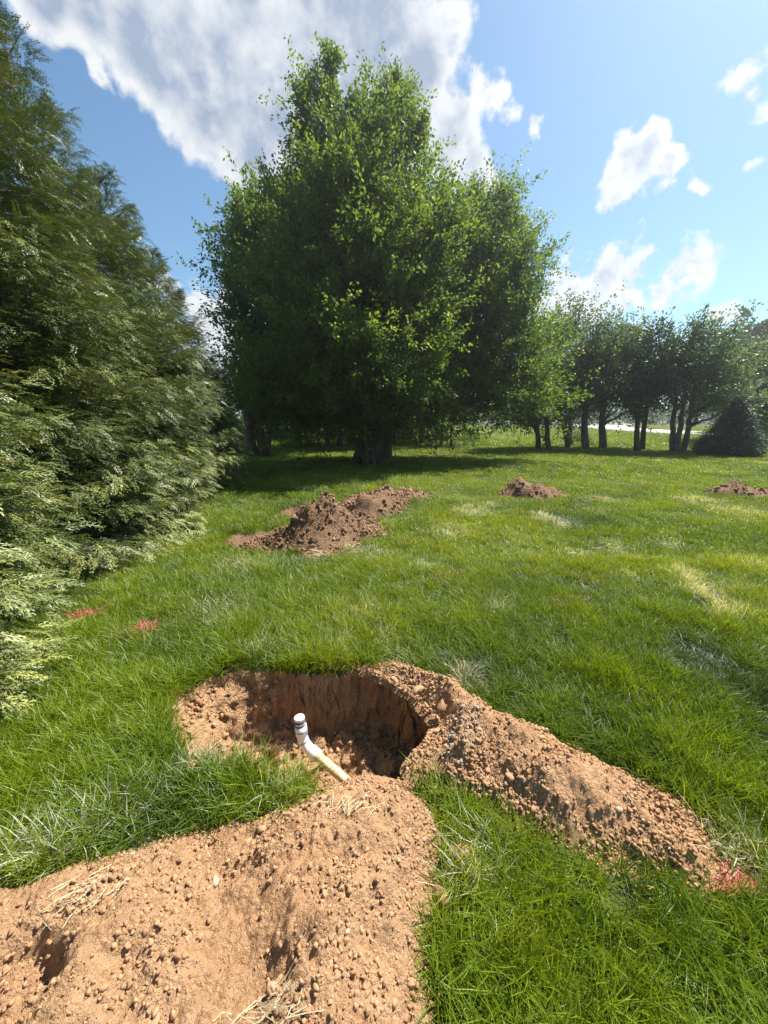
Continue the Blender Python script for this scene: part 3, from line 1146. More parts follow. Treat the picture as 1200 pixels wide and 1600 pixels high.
clump('dry_grass_clump', 726, 1062, 420, .085, .04, .10, M['straw'], 'round tuft of dead straw-coloured grass at the rim of the pit', 'grass clump', 91)
clump('paint_mark', 136, 968, 420, .10, .06, .135, M['paint_pink'], 'pink spray paint mark on grass tight against the hedge foot', 'paint mark', 92, width=.006, sy=.55, fan=0, lean=.5)
clump('paint_mark', 222, 993, 300, .06, .06, .13, M['paint_pink'], 'pink spray paint mark on lawn a step out from the hedge', 'paint mark', 93, width=.006, fan=0, lean=.5)
clump('paint_mark', 1148, 1385, 420, .07, .02, .06, M['paint_pink'], 'bright pink spray paint mark at the tip of the long soil mound', 'paint mark', 94, width=.005, lean=1.6, fan=0, sy=.7)
clump('paint_mark', 700, 907, 110, .045, .08, .15, M['paint_orange'], 'faint orange paint mark on lawn between the pit and crumbly mound', 'paint mark', 95)
clump('paint_mark', 889, 952, 170, .06, .08, .15, M['paint_orange'], 'small orange paint mark alone on the open green lawn', 'paint mark', 96)
clump('paint_mark', 916, 912, 110, .05, .07, .14, M['paint_orange'], 'pale orange paint trace beside a streak of bleached grass', 'paint mark', 97)
clump('paint_mark', 1003, 760, 30, .05, .06, .15, M['paint_orange'], 'tiny orange marker far out on the lawn between two mounds', 'paint mark', 98, width=.02)
clump('dug_sod', 525, 868, 420, .16, .07, .19, M['straw'], 'pale torn sod of dead grass at the foot of the crumbly mound', 'sod', 99, width=.008, lean=1.4)
# straw lying on the near mound
def straw(px, py, n, rad, ang, label, seed):
    r = np.random.default_rng(seed)
    g = gp(px, py, .15)
    V, F = [], []

    def zz(p):
        return float(base_h(p[0], p[1]) + max(0, near_h(np.array([p[0]]), np.array([p[1]]))[0]))
    for k in range(n):
        c = g + r.normal(0, rad, 2) * np.array([1.5, .7])
        a = ang + r.normal(0, .5)
        l = r.uniform(.03, .09)
        d = np.array([math.cos(a), math.sin(a)])
        w = np.array([-d[1], d[0]]) * .0009
        P = [c - d * l / 2, c + r.normal(0, .006, 2), c + d * l / 2]
        zs = [zz(p) + .006 + abs(r.normal(0, .006)) for p in P]
        b = len(V)
        for p, z in zip(P, zs):
            V += [(*(p - w), z), (*(p + w), z + .001)]
        F += [[b, b + 1, b + 3, b + 2], [b + 2, b + 3, b + 5, b + 4]]
    org = np.array([g[0], g[1], zz(g)])
    o = mesh_obj('loose_straw', np.array(V) - org, np.array(F), M['straw'])
    o.location = org
    tag(o, label, 'straw')


straw(135, 1385, 40, .04, .5, 'wisps of pale dry grass lying across the broad soil mound', 110)
straw(430, 1588, 34, .03, .2, 'short dry grass scraps at the toe of the broad soil mound', 111)
straw(545, 1262, 24, .03, .9, 'few dry grass scraps on the crest of the broad mound by the pit', 112)


# ------------------------------------------------------------------ arborvitae hedge
def frond_mesh(seed, mat, nside=5, length=1.0):
    """a flat fern-like spray of scale-leaf branchlets, stem along +X, unit length"""
    r = np.random.default_rng(seed)
    V, F = [], []

    def strip(p, d, l, w):
        d = d / np.linalg.norm(d)
        s = np.array([-d[1], d[0], 0])
        n0 = len(V)
        q = p + d * l * .45
        tip = p + d * l
        tip = tip + np.array([0, 0, -.10 * l])
        V.extend([p, q + s * w, tip, q - s * w])
        F.append([n0, n0 + 1, n0 + 2, n0 + 3])
    for i in range(nside):
        t = .08 + .88 * i / (nside - 1)
        p = np.array([t * length, .05 * math.sin(t * 3 + seed), -.25 * t * t])
        for sgn in (-1, 1):
            L1 = .46 * (1 - t * .55) * r.uniform(.6, 1.2)
            a = math.radians(r.uniform(24, 42)) * sgn
            d = np.array([math.cos(a), math.sin(a), r.uniform(-.30, .08)])
            strip(p, d, L1, .026)
            for k in range(2):
                pp = p + d * L1 * (.3 + .28 * k)
                a2 = a + (sgn if k == 0 else -sgn) * math.radians(r.uniform(25, 42))
                strip(pp, np.array([math.cos(a2), math.sin(a2), r.uniform(-.4, .1)]), L1 * .5, .024)
    strip(np.array([0, 0, 0.]), np.array([1, 0, -.1]), 1.02 * length, .018)
    return mesh_obj('spray', np.array(V), np.array(F), mat, link=False)


C_THUJA = proto_collection('thuja_sprays', [frond_mesh(i, M['thuja']) for i in range(5)])


def arborvitae(k, x, y, h, rb, nb, nf, label):
    r = np.random.default_rng(500 + k)
    root = empty('arborvitae', (x, y, float(base_h(x, y))))
    tag(root, label, 'arborvitae', 'arborvitae hedge along the lawn')
    T = Tubes()
    zz = np.linspace(-.1, h * .96, 12)
    T.add(np.stack([.04 * np.sin(zz * 1.3 + k), .04 * np.cos(zz * 1.1 + k), zz], 1), np.linspace(.13, .012, 12), 9)
    T.build('trunk', M['bark_light'], root)
    B = Tubes()
    # boughs grow in masses with open gaps between them
    nc = 95
    uc = (np.arange(nc) + r.random(nc)) / nc
    zc = h * (1 - (1 - uc) ** .62)
    ac = np.arange(nc) * 2.39996 + r.normal(0, .3, nc)
    rc = r.normal(0, .10, nc)
    cl = r.integers(0, nc, nb)
    wide = np.where(r.random(nb) < .22, 3.0, 1.0)
    zt = np.clip(zc[cl] + r.normal(0, .15, nb) * wide, .08, h * .985)
    ang = ac[cl] + r.normal(0, .17, nb) * wide / np.clip(1.15 - zt / h, .25, 1)
    prof = np.interp(zt / h, [0, .06, .18, .35, .55, .75, .9, 1], [.86, .97, 1.0, .93, .74, .47, .22, .03]) * rb
    lump = 1.0 + .30 * perlin(np.cos(ang) * 2.2 + k * 5, np.sin(ang) * 2.2, zt * 1.3) + rc[cl] - .12 * (wide - 1) * r.random(nb) + r.normal(0, .06, nb)
    R = np.maximum(prof * lump, .10)
    P, D, S, TT = [], [], [], []
    for i in range(nb):
        o = np.array([math.cos(ang[i]), math.sin(ang[i]), 0])
        side = np.array([-o[1], o[0], 0])
        rise = (.38 + .55 * (zt[i] / h)) * R[i] * r.uniform(.6, 1.3)
        z0 = max(.06, zt[i] - rise)
        ts = np.linspace(0, 1, 6)
        path = o[None] * (R[i] * ts)[:, None]
        path[:, 2] = z0 + (zt[i] - z0) * (ts ** 1.1) - .10 * R[i] * ts ** 3
        path += side[None] * (r.normal(0, .08) * R[i] * ts ** 2)[:, None]
        if i % 2 == 0:
            B.add(path[:5], np.linspace(.016, .004, 5), 4, cap=False)
        m = max(6, int(nf * (R[i] / rb + .25)))
        t = np.clip(1 - np.abs(r.normal(0, .26, m)), .12, 1.0)
        t[: m // 5] = r.uniform(.2, .8, m // 5)
        pos = np.stack([np.interp(t, ts, path[:, c]) for c in range(3)], 1)
        sp = (.06 + .13 * R[i] * (1 - .55 * t)) * r.normal(0, 1, m)
        pos += side[None] * sp[:, None]
        pos[:, 2] += r.normal(0, .03, m) - .6 * sp * sp / (.2 + .3 * R[i])
        tang = nrm(np.gradient(path, axis=0))
        tg = np.stack([np.interp(t, ts, tang[:, c]) for c in range(3)], 1)
        d = tg * 1.0 + side[None] * np.clip(sp * 4.5, -1.1, 1.1)[:, None] + r.normal(0, .25, (m, 3))
        d[:, 2] += r.normal(-.42, .28, m) * t
        P.append(pos)
        D.append(nrm(d))
        S.append(r.uniform(.11, .20, m) * (1.0 - .2 * zt[i] / h))
        TT.append(np.clip(r.normal(.42, .14, m) + .12 * (t - .75) + (.15 if r.random() < .25 else 0) + .22 * perlin(pos[:, 0] * 1.3, pos[:, 1] * 1.3, pos[:, 2] * 1.3 + k), 0, 1))
    # thin shoots poking out at the top
    P, D, S, TT = np.concatenate(P), np.concatenate(D), np.concatenate(S), np.concatenate(TT)
    low = np.clip(1 - P[:, 2] / 1.6, 0, 1) * sst(np.hypot(P[:, 0], P[:, 1]), rb * .7, rb)
    TT = np.clip(TT + (.34 if k == 0 else .26) * low, 0, 1)
    n = len(P)
    up = np.array([0, 0, 1.0]) + r.normal(0, .38, (n, 3))
    Z = nrm(up - D * (up * D).sum(1)[:, None])
    rot = eul(D, np.cross(Z, D), Z)
    P[:, 2] = np.maximum(P[:, 2], .05)
    B.build('boughs', M['bark_light'], root)
    scatter('foliage', C_THUJA, P, rot, S, r.integers(0, 5, n), {'tint': TT}, parent=root)
    return root


HL = ['bushy arborvitae with yellow-green lower sprays at the open end of the hedge beside the pit', 'tall full arborvitae behind the pink paint marks, next to the yellow-green one',
      'tall arborvitae in the middle of the hedge with wispy top shoots', 'arborvitae in the hedge opposite the crumbly mound', 'shaded dark arborvitae ending the hedge near the big tree',
      'arborvitae standing behind the photographer at the hedge start']
for k, (x, y, h, rb) in enumerate(HEDGE[:5]):
    arborvitae(k, x, y, h, rb, 900 if k < 3 else 700, 60 if k < 3 else 50, HL[k])


# ------------------------------------------------------------------ broadleaf trees
def leaf_cloud(r, P, D, size, droop=.3, aspect=.55):
    n = len(P)
    s = (size * r.uniform(.6, 1.25, n))[:, None]
    d = nrm(D + r.normal(0, .7, (n, 3)) - np.array([0, 0, droop]))
    q = r.normal(0, 1, (n, 3)) + np.array([0, 0, 1.2])
    w = nrm(np.cross(d, q))
    nn = np.cross(w, d)
    a = P
    tip = P + d * s
    m = P + d * s * .5 + nn * s * .08
    V = np.stack([a, m + w * s * aspect * .5 - nn * s * .05, tip, m - w * s * aspect * .5 - nn * s * .05], 1).reshape(-1, 3)
    b = np.arange(n)[:, None] * 4
    F = b + np.array([[0, 1, 2, 3]])
    return V, F


def broadleaf(name, label, seed, base, stems, blobs, n_clump, shoots, leaves, leaf, shoot_len, mat, bark, group=None, wind=(0, 0, 0), up=.55, out=.6, shell=2.4,
              trunk_r=.2, limb_n=14, spires=(), csize=.45, cat='tree', flare=1.6, roots=False, minz=.5):
    """blobs: (px, py, rx_px, ry_px, Y, ry_m) ellipsoids of the crown; stems: list of trunk polylines in metres"""
    r = np.random.default_rng(seed)
    base = np.array(base)
    root = empty(name, base)
    tag(root, label, cat, group)
    E = []
    for (px, py, rx, ry, Y, dm) in blobs:
        c = at(px, py, Y)
        e = at(px + rx, py, Y)
        t = at(px, py - ry, Y)
        b = at(px, py + ry, Y)
        E.append((c, np.array([abs(e[0] - c[0]), dm, (t[2] - b[2]) / 2])))
    vol = np.array([e[1].prod() ** .72 for e in E])
    cnt = np.maximum(4, (n_clump * vol / vol.sum()).astype(int))
    C, O = [], []
    for (c, rad), m in zip(E, cnt):
        v = nrm(r.normal(0, 1, (m, 3)))
        q = r.random(m) ** (1 / shell)
        C.append(c + v * rad * q[:, None])
        O.append(nrm(v / rad))
    C, O = np.concatenate(C), np.concatenate(O)
    lowc = minz + 1.4 * r.random(len(C))
    C[:, 2] = np.where(C[:, 2] < minz, lowc, C[:, 2])
    T = Tubes()
    B = Tubes()
    SP = []
    for st in stems:
        st = np.asarray(st, float)
        nrad = len(st)
        t = np.linspace(0, 1, 14)
        s0 = np.linspace(0, 1, nrad)
        path = np.stack([np.interp(t, s0, st[:, c]) for c in range(3)], 1)
        path[1:-1] += r.normal(0, min(.05, .11 * trunk_r), (12, 3)) * np.array([1, 1, .3])
        tr = trunk_r * (1 if len(stems) == 1 else .7)
        rad = tr * (1 - .88 * t) ** .8
        rad[0] *= flare
        rad[1] *= 1 + (flare - 1) * .25
        T.add(path, rad, 12)
        SP.append((path, rad))
    if roots:
        p0 = np.asarray(stems[0][0], float)
        for a in np.linspace(0, 6.28, 8)[:-1] + r.uniform(-.25, .25, 7):
            d = np.array([math.cos(a), math.sin(a), 0])
            T.add([p0 + d * trunk_r * .5 + np.array([0, 0, 1.3]), p0 + d * trunk_r * .95 + np.array([0, 0, .55]), p0 + d * trunk_r * 1.5 + np.array([0, 0, .12]), p0 + d * trunk_r * 2.1 + np.array([0, 0, -.1])],
                  [trunk_r * .25, trunk_r * .36, trunk_r * .3, trunk_r * .1], 8)
    allp = np.concatenate([p for p, _ in SP])
    allr = np.concatenate([q for _, q in SP])
    # main limbs to spread targets
    sel = [int(r.integers(len(C)))]
    dd = np.linalg.norm(C - C[sel[0]], axis=1)
    for _ in range(min(limb_n, len(C)) - 1):
        j = int(np.argmax(dd))
        sel.append(j)
        dd = np.minimum(dd, np.linalg.norm(C - C[j], axis=1))
    LP = [allp]
    LR = [allr]
    for j in sel:
        tgt = C[j]
        hz = np.hypot(allp[:, 0] - tgt[0], allp[:, 1] - tgt[1])
        cost = np.abs(allp[:, 2] - (tgt[2] - .75 * hz)) + .6 * hz + 50 * (allp[:, 2] < .9 + .08 * tgt[2])
        i = int(np.argmin(cost))
        s = allp[i]
        t = np.linspace(0, 1, 8)[:, None]
        midp = (s + tgt) / 2 + np.array([0, 0, .12 * np.linalg.norm(tgt - s)]) + r.normal(0, .12, 3)
        path = (1 - t) ** 2 * s + 2 * t * (1 - t) * midp + t * t * tgt
        path[1:-1] += r.normal(0, .05, (6, 3))
        rad = np.linspace(min(allr[i] * .6, trunk_r * .42), .015, 8)
        B.add(path, rad, 7, cap=False)
        LP.append(path[2:])
        LR.append(rad[2:])
    LPc, LRc = np.concatenate(LP), np.concatenate(LR)
    for j in range(len(C)):
        i = int(np.argmin(np.linalg.norm(LPc - C[j], axis=1) + 2.0 * np.maximum(0, LPc[:, 2] - C[j][2])))
        s = LPc[i]
        midp = (s + C[j]) / 2 + r.normal(0, .1, 3) + np.array([0, 0, .1])
        B.add([s, midp, C[j]], [min(.028, LRc[i] * .7), .018, .008], 5, cap=False)
    # shoots
    m = len(C) * shoots
    ci = np.repeat(np.arange(len(C)), shoots)
    S0 = C[ci] + r.normal(0, csize, (m, 3)) * np.array([1, 1, .8])
    SD = nrm(O[ci] * out + np.array([0, 0, up]) + r.normal(0, .5, (m, 3)) + np.array(wind))
    SL = shoot_len * r.uniform(.45, 1.25, m)
    if len(spires):
        for (px, py0, py1, Y, wd, cnt_) in spires:
            a, b = at(px, py1, Y), at(px, py0, Y)
            t = r.random(cnt_)
            q = a + (b - a) * t[:, None]
            q[:, :2] += r.normal(0, wd, (cnt_, 2)) * (1.05 - t)[:, None]
            S0 = np.concatenate([S0, q])
            SD = np.concatenate([SD, nrm(np.array([0, 0, 1.0]) + r.normal(0, .45, (cnt_, 3)))])
            SL = np.concatenate([SL, shoot_len * .55 * r.uniform(.5, 1.1, cnt_)])
            B.add([a, (a + b) / 2 + r.normal(0, .05, 3), b], [.05, .03, .01], 5, cap=False)
    m = len(S0)
    li = np.repeat(np.arange(m), leaves)
    t = r.random(len(li))
    P = S0[li] + SD[li] * (SL[li] * t)[:, None] + r.normal(0, .03 + .04 * shoot_len, (len(li), 3))
    P[:, 2] -= .10 * SL[li] * t * t
    P += np.array(wind) * (SL[li] * t * t * .3)[:, None]
    V, F = leaf_cloud(r, P, SD[li], leaf)
    cl = r.normal(0, .13, len(C))
    shoot_t = r.normal(0, .10, m)
    ct = np.concatenate([cl[ci], np.zeros(m - len(ci))])
    tint = np.clip(.45 + ct[li] + shoot_t[li] + .25 * (t - .4) + r.normal(0, .1, len(li)), 0, 1)
    T.build('trunk', bark, root, off=base)
    B.build('branches', bark, root, off=base)
    o = mesh_obj('crown', V - base, F, mat, root, attrs={'tint': np.repeat(tint, 4)})
    o['kind'] = 'stuff'
    return root


def g3(px, py):
    g = gp(px, py)
    return np.array([g[0], g[1], float(base_h(g[0], g[1]))])


b0 = g3(572, 727)
broadleaf('pear_tree', 'tall dense green tree with thick dark trunk, the tallest on the lawn', 1, b0,
          [[b0 - [0, 0, .2], b0 + [.0, 0, 2], b0 + [-.3, .1, 5], b0 + [-.5, 0, 8], b0 + [-.6, 0, 10.5]], [b0 + [.35, .3, -.2], b0 + [.5, .3, 2.5], b0 + [1.0, .3, 6], b0 + [1.1, .2, 8], b0 + [1.0, .1, 9.5]]],
          [(552, 245, 48, 70, 14.3, 1.4), (560, 310, 76, 75, 14.2, 1.9), (565, 385, 105, 85, 14.1, 2.5), (555, 460, 140, 100, 14.0, 3.0), (545, 560, 150, 95, 13.9, 3.3), (560, 625, 150, 60, 14.0, 3.1), (640, 400, 60, 105, 13.6, 1.8),
           (502, 190, 20, 40, 14.3, .6), (612, 200, 22, 45, 14.3, .6), (480, 365, 40, 70, 14.5, 1.4)],
          330, 20, 54, .108, 1.05, M['leaf_main'], M['bark'], trunk_r=.34, limb_n=30, up=.75, out=.5, csize=.34, roots=True, flare=1.2, minz=1.3, shell=3.2,
          spires=[(516, 84, 180, 14.3, .2, 46), (482, 132, 220, 14.3, .22, 38), (618, 130, 220, 14.3, .25, 44), (590, 160, 230, 14.3, .22, 28), (555, 155, 230, 14.3, .22, 24), (636, 160, 250, 14.3, .2, 24),
                  (478, 225, 300, 14.3, .22, 24), (535, 285, 380, 12.4, .3, 40), (660, 200, 290, 14.3, .22, 30)])
b1 = g3(598, 716)
broadleaf('pear_tree', 'wide leaning tree with arching limbs, its open crown spreading toward the road side', 2, b1,
          [[b1 - [0, 0, .2], b1 + [.4, .0, 2], b1 + [1.5, .1, 4], b1 + [3.0, .1, 6], b1 + [3.9, 0, 9]]],
          [(760, 385, 45, 75, 16.2, 1.5), (765, 480, 62, 62, 16.2, 1.9), (778, 570, 56, 58, 16.0, 1.9), (710, 500, 50, 105, 16.0, 1.8), (805, 440, 22, 40, 16, .9), (720, 610, 80, 45, 15.6, 2.0), (835, 620, 22, 40, 15.5, .8)],
          150, 19, 44, .112, 1.05, M['leaf_main'], M['bark'], trunk_r=.26, limb_n=18, up=.6, out=.6, csize=.42, wind=(.12, 0, 0),
          spires=[(742, 298, 370, 16.2, .25, 26), (785, 300, 370, 16.2, .25, 26), (808, 350, 410, 16.2, .25, 22), (700, 330, 410, 16.2, .25, 18)])
b2 = g3(394, 714)
broadleaf('pear_tree', 'leafy tree with clustered trunks between the hedge and the tallest tree', 3, b2,
          [[b2 - [0, 0, .2], b2 + [-.1, 0, 3], b2 + [.2, 0, 6], b2 + [.5, 0, 10]], [b2 + [.35, .2, -.2], b2 + [.5, .1, 3], b2 + [1, .1, 7]]],
          [(412, 385, 36, 65, 17.4, 1.4), (425, 475, 52, 80, 17.4, 1.9), (440, 570, 62, 80, 17.6, 2.1), (410, 630, 38, 40, 17.6, 1.4), (452, 365, 32, 45, 17, 1.2)],
          120, 19, 38, .135, 1.05, M['leaf_main'], M['bark_light'], trunk_r=.32, limb_n=14, up=.6, out=.55, csize=.45, minz=2.0,
          spires=[(372, 318, 390, 17.4, .22, 26), (392, 310, 380, 17.4, .25, 28), (430, 306, 370, 17.4, .25, 28), (364, 410, 470, 17.4, .22, 18)])

# darker woodland behind
woods = [(418, 708, 19.5, 430, 620, 60, 70, 'bark_light'), (466, 705, 21, 470, 560, 70, 120, 'bark'), (512, 704, 22.5, 505, 600, 60, 90, 'bark_light'), (531, 704, 23.5, 540, 560, 60, 120, 'bark_light'),
         (548, 703, 25, 560, 600, 60, 80, 'bark'), (586, 705, 22, 600, 590, 60, 100, 'bark'), (617, 701, 24, 625, 600, 55, 85, 'bark'), (642, 698, 27, 650, 610, 50, 75, 'bark'), (658, 696, 29, 670, 620, 45, 60, 'bark')]
for k, (px, py, Y, cx, cy, rx, ry, bk) in enumerate(woods):
    b = at(px, py, Y)
    b[2] = float(base_h(b[0], b[1]))
    top = at(cx, cy - ry * .6, Y)
    broadleaf('woodland_tree', 'slim pale-barked woodland tree in the shade behind the tallest tree' if bk == 'bark_light' else 'slim dark-barked woodland tree in the shade behind the tallest tree', 30 + k, b,
              [[b - [0, 0, .2], (b * 2 + top) / 3 + rng.normal(0, .15, 3), (b + top * 2) / 3, top]],
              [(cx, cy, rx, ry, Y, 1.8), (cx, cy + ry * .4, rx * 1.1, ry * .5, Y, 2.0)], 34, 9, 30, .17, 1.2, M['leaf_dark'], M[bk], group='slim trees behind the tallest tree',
              trunk_r=.15, limb_n=6, csize=.6, minz=2.2)
for k, (px, py, top, w, lab) in enumerate([(705, 699, 610, 36, 'thin young tree with a straight dark stem on open meadow by the woods'), (690, 697, 620, 30, 'slender sapling stem just beside the thin young tree')]):
    b = g3(px, py)
    Y = b[1]
    tp = at(px, top, Y)
    broadleaf('young_tree', lab, 60 + k, b, [[b - [0, 0, .1], (b + tp) / 2, tp]], [(px, 640, w, 30, Y, 1.2)], 22, 8, 28, .12, .8, M['leaf_main'], M['bark'], trunk_r=.09, limb_n=5)

# right-hand row
row = [
    ([(843, 703), (858, 704)], [(838, 610, 48, 55, 1.7), (850, 550, 36, 45, 1.3), (815, 650, 34, 24, 1.2)], 'full round-crowned tree with two dark stems at the near end of the row', 'leaf_main', 0.05),
    ([(888, 700), (893, 697)], [(885, 590, 38, 50, 1.5), (890, 530, 26, 40, 1.1), (875, 630, 40, 26, 1.4)], 'feathery tree with upright plume-like top in the row', 'leaf_grey', .08),
    ([(915, 702)], [(925, 600, 36, 50, 1.5), (935, 560, 32, 40, 1.2)], 'grey-green tree with a slightly leaning single stem in the row', 'leaf_grey', .3),
    ([(942, 701)], [(958, 590, 42, 52, 1.6), (962, 545, 34, 30, 1.2), (975, 625, 40, 26, 1.3)], 'windblown grey-green tree with a straight thin stem over the rough bank', 'leaf_grey', .45),
    ([(997, 706), (1003, 704)], [(1008, 590, 36, 40, 1.4), (1030, 560, 30, 30, 1.1), (985, 620, 30, 22, 1.1), (1035, 610, 30, 26, 1.1)], 'dark tree with a forked trunk and bent limbs in the row', 'leaf_dark', .45),
    ([(1052, 707), (1058, 708), (1066, 708)], [(1075, 600, 42, 48, 1.6), (1100, 560, 38, 45, 1.4), (1120, 610, 40, 40, 1.4)], 'three-stemmed tree leaning away beside the dark spruce', 'leaf_grey', .55),
]
for k, (tr, bl, lab, mt, wd) in enumerate(row):
    bs = [g3(*p) for p in tr]
    Y = bs[0][1]
    stems = []
    top = at(bl[-1][0] if len(bl) == 2 else bl[1][0], bl[1][1] - bl[1][3] * .4, Y)
    for i, b in enumerate(bs):
        tt = top + np.array([(i - len(bs) / 2) * .7, i * .3, -.4 * i])
        stems.append([b - [0, 0, .15], b * .7 + tt * .3 + np.array([-.15 + .1 * i, 0, .1]), b * .35 + tt * .65, tt])
    broadleaf('row_tree', lab, 80 + k, bs[0], stems, [(px, py, rx, ry, Y, dm) for (px, py, rx, ry, dm) in bl], 70, 11, 24, .135, 1.25, M[mt], M['bark_light'] if mt == 'leaf_grey' else M['bark'],
              group='row of trees along the far lawn edge', trunk_r=.2, limb_n=12, wind=(wd, 0, .05), csize=.36, up=.55, out=.4, flare=1.2, shell=2.0,
              spires=[(bl[1][0] + dx, bl[1][1] - bl[1][3] - 18 + abs(dx) * .5, bl[1][1], Y, .3, 10) for dx in (-18, 0, 16)])
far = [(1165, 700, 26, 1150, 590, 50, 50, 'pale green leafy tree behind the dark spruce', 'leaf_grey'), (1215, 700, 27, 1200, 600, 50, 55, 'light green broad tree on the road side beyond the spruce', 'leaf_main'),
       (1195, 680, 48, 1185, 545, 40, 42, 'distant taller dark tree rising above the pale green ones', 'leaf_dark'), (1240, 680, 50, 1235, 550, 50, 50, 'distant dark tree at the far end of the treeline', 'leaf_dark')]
for k, (px, py, Y, cx, cy, rx, ry, lab, mt) in enumerate(far):
    b = at(px, py, Y)
    b[2] = float(base_h(b[0], b[1]))
    top = at(cx, cy - ry * .5, Y)
    broadleaf('far_tree', lab, 120 + k, b, [[b - [0, 0, .2], (b + top) / 2, top]], [(cx, cy, rx, ry, Y, 2.2), (cx + 8, cy + ry * .5, rx * 1.1, ry * .6, Y, 2.4)], 55, 9, 28, .008 * Y, 1.2, M[mt], M['bark'],
              trunk_r=.25, limb_n=8, wind=(.3, 0, 0), csize=.02 * Y)


# spruce and shrubs
def conifer(name, label, seed, base, h, rb, mat, nb=420, nl=46, leaf=.10, cat='spruce'):
    r = np.random.default_rng(seed)
    base = np.array(base)
    root = empty(name, base)
    tag(root, label, cat)
    T = Tubes()
    T.add([[0, 0, -.1], [0, 0, h * .5], [0, 0, h * .97]], [.08, .05, .01], 8)
    T.build('trunk', M['bark'], root)
    u = (np.arange(nb) + r.random(nb)) / nb
    zt = h * (1 - (1 - u) ** .55) * .98 + .05
    ang = np.arange(nb) * 2.39996
    R = np.maximum(rb * (1 - zt / h) ** .85 * np.clip(.55 + zt / .6, 0, 1) * (1 + .25 * perlin(np.cos(ang) * 2, np.sin(ang) * 2, zt * 3)) + .04, .05)
    i = np.repeat(np.arange(nb), nl)
    t = 1 - r.random(len(i)) ** 1.6 * .85
    o = np.stack([np.cos(ang[i]), np.sin(ang[i]), np.zeros(len(i))], 1)
    P = o * (R[i] * t)[:, None] + r.normal(0, .05, (len(i), 3))
    P[:, 2] += zt[i] - .15 * R[i] * t + .12 * R[i] * t ** 3
    P[:, 2] = np.maximum(P[:, 2], .03)
    V, F = leaf_cloud(r, P, o * 1.2 + np.array([0, 0, .2]), leaf, 0, .22)
    ob = mesh_obj('foliage', V, F, mat, root, attrs={'tint': np.repeat(np.clip(r.normal(.45, .2, len(i)), 0, 1), 4)})
    ob['kind'] = 'stuff'
    return root


bs = g3(1138, 713)
conifer('spruce', 'dense dark cone-shaped spruce standing at the lawn edge beside the leaning tree', 7, bs, 2.55, 1.25, M['needle'], 520, 60, .11)
bs = g3(1088, 708)
conifer('shrub', 'low loose shrub at the foot of the three-stemmed tree', 8, bs + [.6, .4, 0], .95, .8, M['leaf_grey'], 60, 40, .10, 'shrub')
bs = g3(938, 698)
conifer('shrub', 'round low shrub on the rough bank under the row trees', 9, bs + [-.4, 1.5, 0], 1.0, .8, M['leaf_grey'], 70, 40, .12, 'shrub')
bs = at(1195, 690, 31)
bs[2] = 0
conifer('shrub', 'dark rounded shrub beside the pale road', 10, bs, 2.2, 2.2, M['leaf_dark'], 120, 60, .2, 'shrub')
for k, (px, py) in enumerate([(470, 699), (735, 694), (372, 703)]):
    bs = g3(px, py)
    conifer('shrub', ['yellow-green undergrowth shrub among the shaded woodland trunks', 'weedy yellow-green shrub at the meadow edge by the thin young tree', 'sunlit pale shrub in the gap between hedge and trees'][k],
            11 + k, bs, .9, 1.6, M['leaf_main'], 80, 50, .14, 'shrub')


for k in range(9):
    X, Y = -11.5 + 1.75 * k + rng.uniform(-.4, .4), 27 + rng.uniform(-1.5, 3)
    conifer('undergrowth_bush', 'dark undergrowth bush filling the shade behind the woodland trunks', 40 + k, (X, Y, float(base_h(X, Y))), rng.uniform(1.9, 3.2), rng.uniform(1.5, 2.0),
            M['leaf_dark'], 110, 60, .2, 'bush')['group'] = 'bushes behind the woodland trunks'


# far tree belt on the horizon
def belt():
    r = np.random.default_rng(77)
    P = []
    for i in range(420):
        Y = r.uniform(105, 150)
        X = r.uniform(-190, 200)
        if 40 < X < 100 and Y < 130 and False:
            continue
        hgt = 7 + 4 * perlin(X * .03, 3.3) + r.uniform(-1, 1.5)
        if X < -20:
            hgt *= .8
        m = 130
        v = nrm(r.normal(0, 1, (m, 3))) * (r.random(m) ** .4)[:, None]
        P.append(np.array([X, Y, hgt * .48]) + v * np.array([4.5, 4.5, hgt * .5]))
    P = np.concatenate(P)
    P[:, 2] = np.maximum(P[:, 2], .2)
    V, F = leaf_cloud(r, P, r.normal(0, 1, P.shape), 1.0, 0, .7)
    o = mesh_obj('distant_woods', V, F, M['leaf_dark'], attrs={'tint': np.repeat(np.clip(r.normal(.55, .2, len(P)), 0, 1), 4)})
    tag(o, 'far belt of dark trees along the horizon', 'woods', kind='stuff')


belt()


# ------------------------------------------------------------------ loose clods lying apart
def loose_clod(px, py, size, label, k, z=0.0, src=CLODS):
    g = gp(px, py, z)
    c = src[k % len(src)].copy()
    c.name = 'loose_clod'
    col.objects.link(c)
    r = random.Random(k)
    c.scale = (size * r.uniform(1, 1.4), size, size * r.uniform(.8, 1.1))
    c.rotation_euler = (r.uniform(-.4, .4), r.uniform(-.4, .4), r.uniform(0, 6))
    c.location = (g[0], g[1], float(base_h(g[0], g[1])) + z + size * .35)
    tag(c, label, 'soil clod')


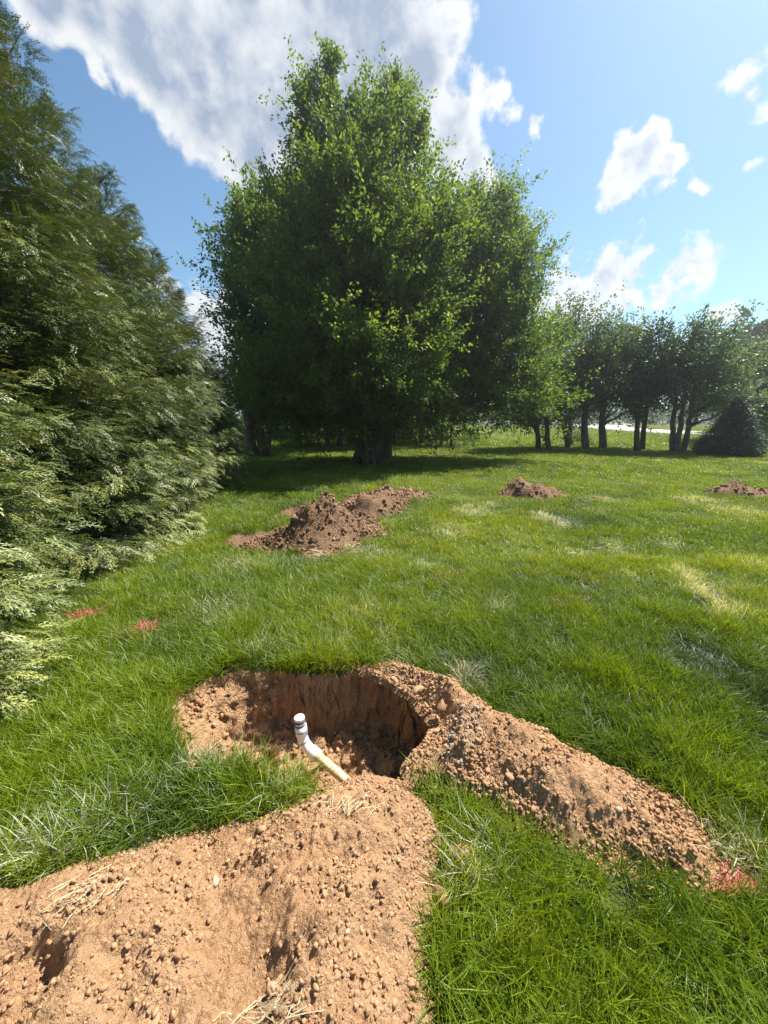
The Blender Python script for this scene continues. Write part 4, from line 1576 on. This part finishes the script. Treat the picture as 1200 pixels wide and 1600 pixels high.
loose_clod(722, 1350, .05, 'upright soil clod standing in the grass between the two front mounds', 1)
loose_clod(690, 1405, .035, 'smaller soil clod touching the edge of the broad mound', 2)
loose_clod(828, 1152, .042, 'blocky soil clod on the upper edge of the long narrow mound', 3, .06)
loose_clod(652, 1082, .032, 'dark round soil clod perched on the rim of the pit', 4, .05)
loose_clod(690, 1106, .036, 'long flat slab of soil beside the clod on the pit rim', 5, .07)
loose_clod(935, 783, .10, 'small torn sod clump lying beside the reddish mound', 6, 0, CLODS_D)
loose_clod(300, 1197, .026, 'tan soil clod in the grass strip beside the pit', 7, .04)
loose_clod(985, 1372, .03, 'tan soil clod in flattened grass below the long narrow mound', 8)


def pit_roots():
    r = np.random.default_rng(5)
    for k in range(9):
        px = r.uniform(400, 640)
        g = gp(px, 1056 + r.uniform(-3, 8))
        z0 = -.04 - r.uniform(0, .06)
        T = Tubes()
        p = np.array([g[0], g[1] + .03, z0])
        path = [p]
        d = np.array([r.normal(0, .5), -1, -.2])
        for i in range(6):
            d = nrm(d + np.array([r.normal(0, .35), r.normal(0, .2), -.45]))
            path.append(path[-1] + d * r.uniform(.012, .026))
        T.add(path, np.linspace(.0022, .0006, 7), 5)
        o = T.build('torn_root', M['root'], off=p)
        o.location = p
        tag(o, 'thin torn grass root hanging from the far wall of the pit', 'root', 'torn roots in the pit wall')


pit_roots()

# ------------------------------------------------------------------ added scattering volume, imitates veiling lens glare
def glare_volume():
    x0, x1, y0, y1, z0, z1 = -345, 345, -245, 395, -2.5, 21
    V = [(x, y, z) for z in (z0, z1) for y in (y0, y1) for x in (x0, x1)]
    F = [(0, 2, 3, 1), (4, 5, 7, 6), (0, 1, 5, 4), (2, 6, 7, 3), (0, 4, 6, 2), (1, 3, 7, 5)]
    b = NB('glare_volume')
    v = b.node('ShaderNodeVolumePrincipled', {'Color': (.95, .97, 1, 1), 'Density': GLARE_DENSITY, 'Anisotropy': .72})
    b.l.new(v.outputs[0], b.out.inputs['Volume'])
    o = mesh_obj('glare_volume', np.array(V, float), np.array(F), b.m)
    tag(o, 'thin scattering volume added to imitate a veil of lens glare', 'glare_volume', kind='stuff')


GLARE_DENSITY = .0014
glare_volume()
